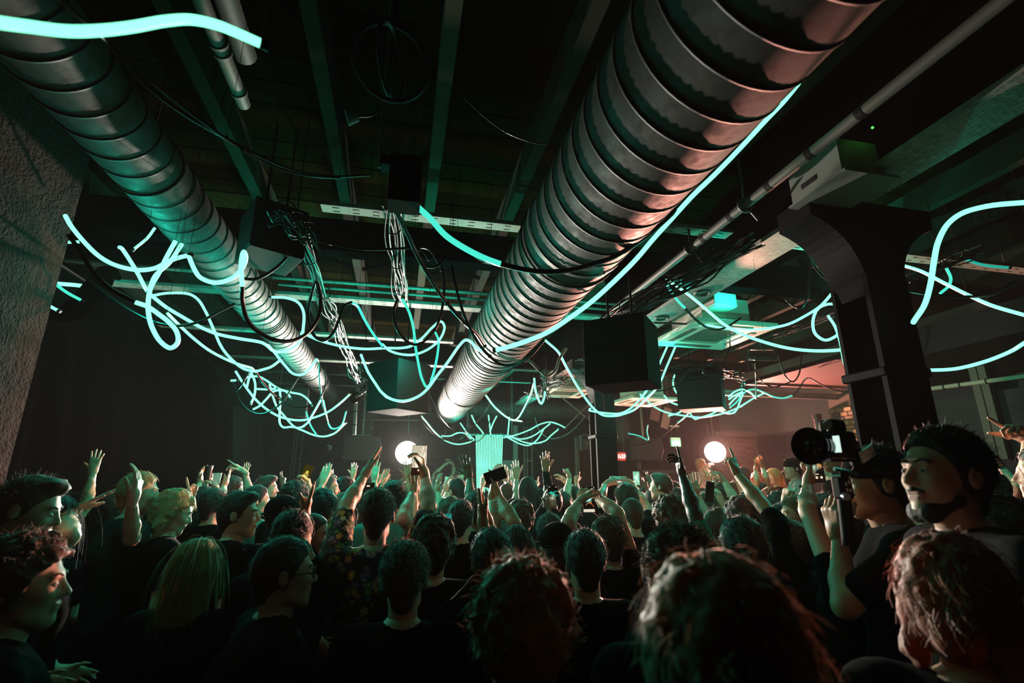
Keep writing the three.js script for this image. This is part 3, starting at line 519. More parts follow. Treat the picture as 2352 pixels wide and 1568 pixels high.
rope('teal rope forming a teardrop loop against the black drape', [[403, 554], [383, 590], [367, 623], [347, 659], [341, 689], [342, 725], [352, 758], [370, 786], [393, 799], [408, 786], [406, 763], [388, 740], [365, 722], [339, 704], [311, 694]], -2.7, -2.5, 2, 2, [[[311, 694], [255, 664], [217, 628], [179, 569], [158, 541]], -2.5, -2.6]);
rope('short teal rope beside the slim duct joining the teardrop loop', [[418, 560], [390, 602], [357, 633], [343, 668]], -2.8, -2.75, 2);
rope('teal rope arching from the long tray down to the left tangle', [[349, 679], [383, 673], [434, 675], [454, 687], [472, 715], [490, 755], [510, 799], [536, 829], [561, 847], [587, 852], [605, 848], [623, 842], [645, 826]], -4.3, -4.6, 2, 2);
rope('teal rope running straight down to the left tangle', [[385, 720], [408, 743], [446, 778], [485, 807], [536, 832], [579, 845]], -3.6, -4.8, 2, 1, [[[579, 845], [588, 855], [607, 882], [630, 907], [653, 924]], -4.8, -5.4]);
rope('tiny teal rope in front of the dark panel, upper left', [[356, 523], [339, 546], [309, 571]], -3.3, -3.3, 2, 0, null, 0.008);
rope('short straight teal tube just right of the plaster pier', [[140, 556], [153, 556], [184, 555]], -3.6, -3.6, 2, 0, null, 0.01);
rope('horizontal teal tube lamp above the black drape', [[120, 649], [133, 651], [179, 655], [219, 662]], -4.6, -4.6, 2, 1, null, 0.016);
rope('dim teal rope slanting behind the drape at far left', [[122, 648], [153, 671], [186, 689]], -4.0, -4.1, 1);
rope('teal rope end at the lower left beside the pier edge', [[105, 697], [118, 705], [133, 713]], -3.9, -3.9, 2);
rope('long teal rope lying under the ducts and looping by the pale joist', [[690, 765], [702, 768], [735, 782], [786, 795], [837, 801], [888, 799], [920, 799], [945, 794], [970, 776], [995, 750], [1013, 738], [1021, 750], [1011, 778], [985, 801], [952, 814], [919, 813], [893, 804], [878, 790]], -4.3, -4.5, 2, 3);
rope('teal rope dropping from the tray into a narrow hairpin', [[924, 687], [939, 715], [949, 750], [954, 794], [960, 829], [968, 866], [979, 888], [988, 882], [993, 866], [998, 848], [1005, 812], [1007, 781], [1000, 763]], -3.7, -4.6, 1, 1);
rope('teal rope hanging in a wide U over the edge-on cube', [[829, 814], [842, 847], [849, 860], [862, 880], [877, 901], [898, 916], [923, 921], [945, 917], [967, 906], [985, 889], [1002, 865], [1028, 832], [1053, 796], [1068, 781], [1081, 784], [1094, 799], [1104, 804], [1112, 796]], -4.35, -3.4, 2, 2);
rope('broad teal rope hanging from the ceiling, turning dark under the big duct', [[946, 462], [965, 480], [987, 500], [1022, 539], [1063, 567], [1112, 592], [1150, 606]], -1.95, -1.9, 1, 1, [[[1150, 606], [1206, 619], [1257, 624], [1308, 620], [1359, 607], [1410, 590], [1461, 559], [1500, 530], [1560, 476], [1610, 432]], -1.9, -2.1], 0.0125);
rope('long bright teal rope following the right side of the big duct', [[1835, 190], [1800, 233], [1760, 275], [1700, 340], [1640, 402], [1590, 450], [1540, 505], [1500, 549], [1461, 595], [1410, 646], [1359, 692], [1308, 730], [1257, 763], [1206, 784], [1168, 796], [1141, 803]], -1.75, -2.6, 2, 4, null, 0.0125);
rope('teal rope swooping from the cable bundle across to the iron column', [[1530, 643], [1553, 656], [1591, 684], [1630, 717], [1668, 748], [1706, 768], [1757, 786], [1808, 799], [1859, 805], [1910, 805], [1961, 799], [2010, 789]], -3.4, -2.45, 2, 3);
rope('dim teal rope hanging beside the nearest cassette unit, dark below', [[1530, 646], [1538, 664], [1558, 692], [1573, 707]], -3.4, -3.5, 1, 0, [[[1573, 707], [1594, 730], [1619, 749], [1645, 757], [1670, 750], [1701, 730]], -3.5, -3.7]);
rope('teal rope rising from the cassette unit to the column head', [[1580, 744], [1630, 748], [1670, 754], [1719, 757], [1757, 755], [1808, 745], [1846, 727], [1885, 702], [1918, 664], [1941, 633], [1968, 611]], -4.1, -2.7, 2, 2, [[[1502, 741], [1540, 742], [1580, 744]], -3.9, -4.1]);
rope('teal rope coiled into an open ring left of the iron column', [[1971, 636], [1971, 671], [1961, 715], [1941, 750], [1918, 773], [1895, 781], [1874, 768], [1867, 743], [1874, 715], [1892, 701], [1915, 699], [1936, 715], [1956, 755], [1977, 809], [2000, 857], [2022, 892]], -2.8, -3.4, 2, 2);
rope('teal rope dipping to a sharp point left of the iron column', [[1902, 725], [1918, 750], [1931, 791], [1938, 829], [1948, 852], [1956, 853], [1960, 832], [1961, 799], [1971, 776], [1986, 757]], -3.3, -2.8, 2, 1);
rope('teal rope crossing downwards right of the iron column', [[2060, 605], [2069, 608], [2114, 622], [2165, 648], [2221, 676], [2277, 701], [2352, 723], [2430, 745]], -2.7, -1.9, 2, 2);
rope('thick teal rope curving in an S at the far right', [[2098, 740], [2103, 732], [2123, 701], [2137, 653], [2144, 608], [2154, 558], [2176, 516], [2207, 491], [2263, 474], [2352, 465], [2440, 460]], -1.95, -1.6, 2, 2, null, 0.0125);
rope('teal rope sagging low at the far right edge', [[2120, 850], [2131, 850], [2193, 847], [2263, 830], [2319, 808], [2352, 788], [2430, 740]], -2.6, -1.9, 2, 1);
rope('dim teal curl behind the S-shaped rope', [[2160, 673], [2179, 656], [2184, 639], [2176, 620], [2168, 606]], -2.8, -2.8, 1);
rope('dim teal rope fading into the dark at the far right', [[2205, 591], [2249, 606], [2277, 611], [2315, 614]], -2.7, -2.6, 0);
// left tangle
rope('longest rope of the left tangle, sagging to the hanging disc', [[541, 852], [563, 886], [592, 922], [621, 945], [650, 959], [688, 965], [717, 960], [755, 945], [783, 924], [803, 906]], -5.2, -6.0, 2, 3);
rope('short bent rope at the top of the left tangle', [[577, 855], [586, 880], [584, 909], [577, 925]], -5.6, -5.6, 2);
rope('short leaning rope at the left edge of the tangle', [[567, 890], [571, 872], [577, 855]], -5.7, -5.7, 2);
rope('rope running along the top of the left tangle', [[565, 867], [592, 864], [611, 873], [640, 892], [669, 901], [692, 906], [707, 917], [717, 931]], -6.0, -6.3, 2, 1);
rope('tiny bright rope end at the drape edge', [[530, 874], [543, 873]], -5.5, -5.5, 2);
rope('short level rope inside the left tangle', [[590, 893], [611, 894], [634, 892]], -6.1, -6.1, 2);
rope('arched rope humped over the small speaker', [[581, 940], [596, 932], [611, 917], [628, 899], [642, 896], [657, 899], [667, 913]], -5.9, -5.9, 2, 1);
rope('rope dropping straight then kicking right in the left tangle', [[643, 896], [644, 922], [642, 951], [643, 972], [651, 981], [669, 980], [688, 982], [705, 972], [717, 953], [737, 918]], -6.0, -6.3, 2, 2);
rope('lowest rope of the left tangle trailing to the slim duct mouth', [[619, 882], [627, 911], [636, 934], [653, 955], [674, 978], [697, 989], [722, 999], [745, 1002], [768, 995], [793, 972]], -6.2, -7.2, 2, 2);
rope('pale rope curling beside the small speaker', [[703, 945], [713, 976], [726, 997]], -7.0, -7.0, 1);
rope('thin rope looped below the slim duct mouth', [[743, 919], [749, 950], [754, 972], [764, 984], [783, 978], [795, 945]], -7.0, -7.4, 1, 1);
rope('teal rope wrapped under the slim duct before the stage', [[615, 791], [633, 812], [653, 837], [674, 858], [694, 860], [712, 845], [728, 824]], -4.4, -4.6, 2, 1, [[[728, 824], [733, 837], [735, 880], [742, 930], [752, 968]], -4.6, -6.4]);
// back tangle
rope('bright rope falling from the big duct over the cross duct', [[1116, 908], [1133, 931], [1152, 949], [1171, 962], [1184, 965], [1197, 967]], -5.8, -6.6, 2, 1);
rope('dim rope meeting it from the right over the cross duct', [[1226, 880], [1219, 906], [1207, 931], [1194, 955], [1184, 965]], -5.6, -6.6, 1);
rope('bright V-shaped rope hanging over the cross duct', [[1227, 868], [1229, 890], [1233, 906], [1243, 927], [1249, 916], [1252, 899]], -5.2, -5.2, 2, 1);
rope('rope slanting down to the top of the light curtain at left', [[1083, 953], [1092, 972], [1105, 988], [1111, 997]], -9.2, -9.2, 2);
rope('upright rope at the middle top of the light curtain', [[1122, 953], [1125, 979], [1127, 1000]], -9.1, -9.1, 2);
rope('rope leaning left into the top of the light curtain', [[1141, 955], [1132, 973], [1125, 992]], -9.0, -9.0, 2);
rope('upright rope at the right top of the light curtain', [[1170, 957], [1168, 982], [1166, 1000]], -9.0, -9.0, 2);
rope('rope arching right from the light curtain, highest of the fan', [[1156, 1005], [1184, 999], [1216, 987], [1241, 974], [1264, 969], [1282, 974], [1298, 982]], -8.9, -8.6, 2, 1, null, 0.009);
rope('second rope of the fan right of the light curtain', [[1160, 1001], [1197, 1008], [1222, 1002], [1248, 985], [1264, 972]], -9.0, -8.7, 2, 1, null, 0.009);
rope('rope dipping lowest in the fan right of the light curtain', [[1165, 1004], [1197, 1020], [1216, 1022], [1235, 1008], [1249, 985]], -9.1, -8.8, 2, 1, null, 0.009);
rope('long rope of the fan rising to the mid column', [[1170, 1000], [1203, 1015], [1229, 1018], [1254, 1011], [1263, 1002], [1282, 986]], -9.0, -8.6, 2, 1, null, 0.009);
rope('rope sagging below the big duct mouth', [[968, 955], [980, 969], [999, 992], [1022, 1011], [1050, 1020], [1076, 1016], [1088, 1011]], -8.6, -9.0, 2, 1, null, 0.009);
rope('rope rising in a hump left of the light curtain', [[1014, 1001], [1034, 1001], [1051, 994], [1067, 995], [1082, 1008]], -9.0, -9.1, 2, 1, null, 0.009);
rope('rope slanting from the duct mouth to the light curtain', [[1057, 971], [1076, 997], [1090, 1010]], -9.0, -9.1, 2, 0, null, 0.009);
// right tangle
rope('bright rope swinging past the mid column under the cubes', [[1252, 781], [1283, 809], [1298, 837], [1322, 880], [1341, 909], [1360, 934], [1376, 948], [1388, 954], [1409, 955], [1430, 951], [1456, 941], [1481, 918], [1513, 884], [1530, 845], [1556, 785]], -4.4, -5.0, 2, 3);
rope('rope looped round the mid column and up to the cassette unit', [[1356, 938], [1354, 942], [1367, 945], [1399, 949], [1424, 949], [1443, 941], [1462, 925], [1492, 886], [1515, 835], [1534, 792]], -5.85, -5.2, 2, 2);
rope('rope sagging under the far cube from side to side', [[1470, 905], [1485, 919], [1505, 935], [1531, 947], [1569, 954], [1608, 958], [1639, 954], [1665, 948], [1697, 935], [1735, 912], [1755, 903]], -6.4, -6.6, 2, 2);
rope('short rope entering behind the far cube from the left', [[1525, 907], [1537, 921], [1556, 929], [1576, 931]], -6.5, -6.5, 2);
rope('rope bulging left of the far cube', [[1552, 855], [1546, 875], [1549, 893], [1559, 907], [1576, 918]], -6.3, -6.4, 2, 1);
rope('short rope rising to the lower left corner of the far cube', [[1535, 955], [1556, 949], [1575, 938]], -6.6, -6.6, 2);
rope('wavy rope below the far cube, curling up at its right', [[1582, 944], [1590, 956], [1596, 962], [1608, 959], [1633, 951], [1651, 943], [1671, 949], [1684, 948], [1693, 939], [1698, 926], [1708, 900]], -6.6, -6.4, 2, 2);
rope('topmost rope of the bunch right of the far cube', [[1673, 911], [1690, 898], [1707, 894], [1722, 900], [1736, 913]], -6.3, -6.3, 2, 1);
rope('second rope of the bunch right of the far cube', [[1674, 917], [1687, 908], [1706, 899]], -6.4, -6.4, 2);
rope('third rope of the bunch right of the far cube', [[1675, 929], [1687, 916], [1706, 900]], -6.45, -6.4, 2);
rope('lowest rope of the bunch, running off along the bulkhead', [[1676, 936], [1690, 925], [1702, 910], [1716, 897], [1735, 894], [1757, 902], [1777, 911], [1800, 914], [1820, 908]], -6.5, -6.2, 1, 1, [[[1820, 908], [1834, 894], [1849, 871], [1859, 868], [1891, 885], [1917, 895], [1942, 900], [1974, 895], [2010, 880]], -6.2, -5.4]);
rope('small angular rope above the right wedge speaker', [[1443, 995], [1469, 1001], [1489, 1010], [1486, 990], [1488, 976]], -9.0, -9.0, 1, 0, null, 0.009);
rope('pale rope end hanging between far cube and exit sign', [[1582, 947], [1570, 960], [1556, 971]], -6.8, -6.9, 1, 0, [[[1556, 971], [1537, 988], [1512, 1007], [1480, 1019], [1430, 1020], [1400, 1008]], -6.9, -7.2], 0.009);
{ // the light curtain: bright tubes hanging side by side over the decks
  const rail = tag(group('light_curtain_rail', onZ(1125, 998, -9.3)), 'steel rail carrying the hanging light tubes', 'rail'); mesh('bar', rod(V(-0.45, 0, 0), V(0.45, 0, 0), 0.02, 10), M.steel, rail); for (const x of [-0.42, 0.42]) mesh('drop_rod', rod(V(x, 0, 0), V(x, 1.2, 0), 0.008, 6), M.steel, rail);
  const words = ['first', 'second', 'third', 'fourth', 'fifth', 'sixth', 'seventh', 'eighth', 'ninth', 'tenth', 'eleventh', 'twelfth', 'thirteenth', 'fourteenth', 'fifteenth', 'sixteenth', 'seventeenth'];
  for (let i = 0; i < 17; i++) {
    const a = onZ(1094 + i * 3.75, 999, -9.3 + 0.02 * (i % 2)), b = onZ(1096 + i * 3.35, 1122 + 4 * (i % 3), -9.3 + 0.02 * (i % 2)), t = tag(group('hanging_light_tube', a), words[i] + ' tube from the left in the hanging teal light curtain', 'light tube', 'upright tubes of the light curtain');
    mesh('glowing_tube', rod(V(0, 0, 0), b.clone().sub(a), 0.0075, 8), LED[2], t); mesh('clip', rod(V(0, 0, 0), V(0, 0.03, 0), 0.012, 8), M.steel, t);
    if (i % 6 === 3) lampSpots.push([a.clone().lerp(b, 0.5).add(V(0, 0, 0.1)), 1.2]);
  }
}
// rope lamps aim up at ceiling and ducts, chosen to keep the crowd dark
// every third lamp shines all round; those near the camera are set weaker
lampSpots.forEach(([p, s], i) => {
  const power = s * (p.z > -2.3 ? 0.06 : p.z > -3 ? 0.5 : 4.4), down = i % 3 === 1;
  const l = down ? new THREE.PointLight(TEAL, 0.42 * power) : new THREE.SpotLight(TEAL, 0.95 * power, 0, 1.0, 0.7, 2);
  l.position.copy(p).add(V(0, down ? -0.04 : 0.03, 0)); l.castShadow = true; l.shadow.radius = 0.6; scene.add(l);
  if (!down) { l.target.position.copy(p).add(V(0, 1, 0)); scene.add(l.target); }
});

// ---------------------------------------------------------------- loose black cables
function cable(label, pts, z0, z1, r = 0.009, mat = M.cable) {
  const P = trace(pts, z0, z1), c = P[0].clone(), o = tag(group('loose_cable', c), label, 'cable', 'loose cables under the ceiling');
  mesh('sheath', tube(P.map(p => p.clone().sub(c)), r, 6), mat, o);
  hangWire(o, P, c);
  const tie = P[Math.floor(P.length / 2)].clone().sub(c); mesh('tie', rod(tie.clone().add(V(0, -0.008, 0)), tie.clone().add(V(0, 0.008, 0)), r * 1.25, 8), M.black, o);
}
cable('long black cable sagging along the black drape at left', [[140, 600], [204, 643], [255, 684], [306, 717], [357, 740], [408, 748], [459, 738], [503, 715], [540, 697]], -3.2, -3.3);
cable('black cable running from the centre bundle down to the big duct', [[905, 478], [933, 531], [959, 587], [997, 653], [1028, 697], [1066, 740], [1094, 766], [1110, 790]], -2.1, -3.1, 0.011);
cable('second black cable converging on the big duct strap', [[1037, 610], [1045, 650], [1058, 700], [1075, 745], [1100, 790], [1125, 818], [1150, 836], [1180, 838], [1215, 820], [1250, 780]], -2.9, -2.7, 0.009);
cable('black cable ring hanging from the pale joist', [[912, 690], [904, 715], [908, 745], [925, 775], [950, 791], [975, 783], [1000, 755], [1014, 715], [1020, 665], [1015, 620], [1000, 592], [985, 572], [965, 568], [955, 575], [962, 592], [980, 612], [1000, 612], [1018, 596], [1040, 548]], -3.2, -3.0, 0.009);
cable('black cable crossing level behind the hanging box', [[560, 640], [590, 640], [630, 618], [660, 590], [690, 556], [705, 550], [760, 560], [830, 572], [900, 572], [950, 570], [975, 580], [985, 598]], -2.9, -3.0, 0.009);
cable('thin black cable slung across the slim duct at top left', [[120, -20], [200, 55], [250, 100], [330, 190], [420, 260], [520, 318], [600, 360], [680, 392], [760, 405], [850, 402]], -1.25, -2.1, 0.006);
cable('shiny black cable arcing under the dark ceiling, left of centre', [[350, 190], [420, 245], [500, 305], [560, 345], [620, 378], [700, 402], [780, 409]], -1.5, -2.0, 0.005);
cable('thin cable arcing alone in the dark upper middle', [[1065, 222], [1110, 265], [1160, 302], [1217, 325], [1260, 332]], -1.9, -2.0, 0.004);
cable('black cable draped from the column head to the left', [[1857, 579], [1872, 613], [1900, 643], [1936, 659], [2000, 665], [2075, 667], [2137, 676], [2221, 681], [2277, 676], [2335, 645]], -2.9, -1.9, 0.009);
cable('black cable hanging in a deep hook left of the column head', [[1859, 582], [1859, 638], [1854, 684], [1839, 707], [1821, 702], [1805, 688]], -3.0, -3.2, 0.008);
cable('black cable loop hanging in front of the bulkhead', [[1788, 815], [1797, 849], [1811, 872], [1822, 876], [1834, 862], [1839, 839], [1841, 805]], -4.8, -4.8, 0.009);
cable('black cable sagging from the floodlight', [[1727, 834], [1738, 858], [1755, 880], [1779, 888], [1802, 882], [1815, 877]], -5.2, -5.2, 0.008);
cable('straight black drop cable below the floodlight', [[1734, 833], [1736, 871], [1737, 913]], -5.4, -6.2, 0.008);
cable('black cable looped before the far speaker cube', [[1455, 872], [1480, 888], [1505, 897], [1531, 894], [1556, 882], [1580, 855], [1620, 842], [1640, 830]], -5.2, -4.9, 0.009);
cable('black cable hooked under the far cassette unit', [[1690, 765], [1675, 800], [1662, 835], [1650, 855], [1630, 864], [1615, 855], [1620, 838]], -4.6, -4.7, 0.009);
cable('black cable crossing the left tangle of ropes', [[533, 876], [554, 924], [577, 945], [602, 950], [627, 940], [650, 922], [668, 893], [686, 865]], -5.5, -5.4, 0.009);
cable('black cable from the left tangle to the slim duct', [[640, 910], [655, 925], [680, 935], [705, 933], [730, 920], [740, 905], [748, 880], [745, 850]], -5.3, -5.0, 0.008);
cable('black cable sagging from the drape top to the tangle', [[525, 905], [545, 895], [560, 875], [570, 855]], -5.3, -5.2, 0.009);
cable('dark cable drooping across the mouth of the big duct', [[985, 900], [1000, 930], [1015, 960], [1040, 985], [1065, 990], [1090, 975], [1110, 950], [1125, 925]], -7.4, -7.2, 0.008);
cable('thin dark cable sagging under the mouth of the big duct', [[960, 955], [985, 985], [1010, 1005], [1040, 1012], [1070, 996], [1078, 965], [1076, 940]], -8.4, -8.8, 0.009);
cable('grey cable looping in front of the light curtain', [[1070, 990], [1080, 1010], [1095, 1014], [1112, 1000], [1122, 975], [1128, 955]], -8.6, -8.6, 0.008);
cable('pale cable swagged over the rough brown board', [[1228, 958], [1240, 990], [1262, 1006], [1290, 1003], [1318, 985], [1345, 955]], -9.6, -9.4, 0.009, M.conduit);
cable('thin pale cable running down past the mid column', [[1290, 912], [1325, 940], [1345, 957], [1360, 962]], -6.4, -6.3, 0.006, M.conduit);
cable('dark cable rising left of the mid column', [[1296, 985], [1315, 965], [1335, 945], [1355, 925]], -6.6, -6.4, 0.006, M.conduit);
cable('pale unlit tube looping from the big duct to the cable bundle', [[1141, 803], [1145, 812], [1168, 824], [1193, 829], [1216, 829], [1239, 850], [1257, 863], [1275, 852], [1285, 824], [1300, 800]], -2.7, -3.4, 0.010, M.clearTube);
cable('thick dark cable running along the underside of the big duct', [[1050, 560], [1110, 600], [1160, 612]], -2.2, -2.0, 0.004);

// ---------------------------------------------------------------- cable bundles strapped along the ceiling
function bundle(label, a, b, n, spread, sag, r = 0.007, mats = [M.cable, matte(0x2c2b28, 0.5, 0.3), matte(0x161615, 0.5, 0.3), matte(0x5a5852, 0.6, 0.3)]) {
  const o = tag(group('cable_bundle', a), label, 'cables', 'cable bundles strapped along the ceiling'), d = b.clone().sub(a), L = d.length(), k = Math.max(6, Math.round(L / 0.35));
  for (let i = 0; i < n; i++) {
    const pts = [], ph = rnd() * 9, ox = rr(-1, 1) * spread, oy = rr(-0.6, 0.6) * spread;
    for (let j = 0; j <= k; j++) { const t = j / k; pts.push(d.clone().multiplyScalar(t).add(V(ox + (noise(t * L * 2.2, ph, 1) - 0.5) * spread * 1.6, oy + (noise(t * L * 2.2, ph, 5) - 0.5) * spread * 1.5 - sag * Math.abs(Math.sin(t * k * 0.9 + ph)) * rnd(), (rnd() - 0.5) * 0.1))); }
    mesh('cable', tube(pts, r * rr(0.7, 1.2), 5, 3), mats[i % mats.length], o);
  }
  for (let j = 1; j < k; j += 2) { const t = new THREE.TorusGeometry(spread * 1.1, 0.005, 5, 16); t.translate(d.x * j / k, d.y * j / k, d.z * j / k); mesh('strap', t, M.black, o); }
  { const m = d.clone().multiplyScalar(0.5); mesh('hanger_rod', rod(m, V(m.x, HC - a.y, m.z), 0.004, 5), M.black, o); }
  return o;
}
bundle('untidy cable bundle left of centre leading to the edge-on cube', onY(688, 540, 3.45), onY(826, 872, 3.3), 13, 0.055, 0.05);
bundle('cable bundle hanging straight overhead in the middle', onY(897, 470, 3.5), onY(922, 690, 3.5), 11, 0.05, 0.03);
bundle('thick untidy cable bundle beside the punched soffit beam', onY(1720, 545, 3.38), onY(1400, 730, 3.2), 16, 0.07, 0.08);
bundle('cable bundle sagging behind the nearest speaker cube', onZ(1330, 830, -5.2), onZ(1700, 850, -5.6), 12, 0.07, 0.16);
bundle('cable bundle strapped along the far side of the coiled rope', onY(1990, 680, 3.3), onY(1780, 770, 3.3), 10, 0.05, 0.04);
bundle('taped cable bundle behind the S-shaped rope at far right', onZ(2075, 640, -2.9), onZ(2250, 570, -2.6), 9, 0.04, 0.03);
bundle('knot of cables beside the light disc at left of the edge-on cube', onZ(820, 835, -6.0), onZ(845, 905, -6.2), 12, 0.09, 0.08, 0.008);
bundle('tangle of cables over the far cassette unit', onZ(1215, 905, -6.9), onZ(1300, 860, -6.0), 10, 0.08, 0.1);
bundle('black cable clump under the dark beam, upper left middle', onZ(640, 470, -2.6), onZ(720, 540, -2.7), 10, 0.05, 0.08, 0.006);
bundle('bright cable drop at the right of the far cube', onZ(1695, 850, -6.3), onZ(1712, 893, -6.3), 8, 0.05, 0.03);
bundle('hanging cable cluster by the green exit corner of the mid column', onZ(1246, 850, -5.4), onZ(1253, 915, -5.4), 9, 0.035, 0.03, 0.006);
{ // hanging disc lamp at the end of the left tangle, vertical strut by the slim duct mouth
  const p = onZ(812, 912, -6.2), o = tag(group('disc_lamp', p), 'round dark disc lamp where the longest tangle rope ends', 'lamp'); const c = new THREE.CylinderGeometry(0.075, 0.075, 0.03, 28); c.rotateX(Math.PI / 2 - 0.2); c.rotateY(0.5); mesh('disc', c, M.blackGloss, o); mesh('arm', rod(V(0.02, 0, 0), V(0.22, 0.16, 0), 0.018, 8), M.conduit, o);
  const q = onZ(817, 920, -8.6), w = onZ(813, 998, -8.6), s = tag(group('drop_pole', q), 'bright steel drop pole above the left wedge speaker', 'pole'); mesh('pole', rod(V(0, 0, 0), w.clone().sub(q), 0.03, 12), M.conduit, s); for (const t of [0.3, 0.7]) mesh('band', rod(w.clone().sub(q).multiplyScalar(t), w.clone().sub(q).multiplyScalar(t + 0.04), 0.032, 12), M.black, s); mesh('upper_rod', rod(V(0, 0, 0), V(0, HC - q.y, 0), 0.012, 8), M.steel, s);
  const b = tag(group('reflector_board', onZ(1990, 770, -2.55)), 'narrow teal-lit board fixed to the left of the iron column', 'board'); const g = box(0.02, 0.50, 0.14); g.rotateZ(0.06); mesh('board', g, std(0x7f8d88, 0.5), b); mesh('bracket', box(0.3, 0.02, 0.04, 0.14, 0.05, 0.05), M.iron, b);
  const d = tag(group('gloss_board', onZ(275, 545, -3.9)), 'dark glossy panel with thin edge light beside the plaster pier', 'panel'); mesh('panel', box(0.85, 0.42, 0.03, 0, 0, 0), M.blackGloss, d); mesh('frame', [box(0.87, 0.015, 0.045, 0, 0.215, 0), box(0.87, 0.015, 0.045, 0, -0.215, 0)], std(0x333734, 0.4), d);
  const m = tag(group('fabric_swag', V(0, 0, 0)), 'dark fabric swag slung above the black drape at left', 'fabric'); mesh('swag', tube([onZ(105, 725, -4.2), onZ(150, 722, -4.2), onZ(190, 700, -4.2), onZ(222, 662, -4.3), onZ(250, 625, -4.4), onZ(275, 640, -4.5)], t => 0.02 + 0.07 * Math.sin(t * Math.PI), 10), M.cloth, m);
  // tilted boards under the ceiling by the exit sign
  const tb = tag(group('tilted_board', onZ(1530, 960, -9.2)), 'pale tilted board leaning under the ceiling left of the pink blinder', 'board'); { const g2 = box(0.16, 0.42, 0.02); g2.rotateZ(-0.3); mesh('board', g2, std(0xa58a84, 0.7), tb); const g3 = box(0.2, 0.4, 0.02, -0.22, 0.1, -0.05); g3.rotateZ(-0.25); mesh('rear_board', g3, std(0x7a5b57, 0.7), tb); mesh('bracket', rod(V(0.05, 0.18, 0), V(0.08, 0.95, 0), 0.012, 6), M.steel, tb); }
}

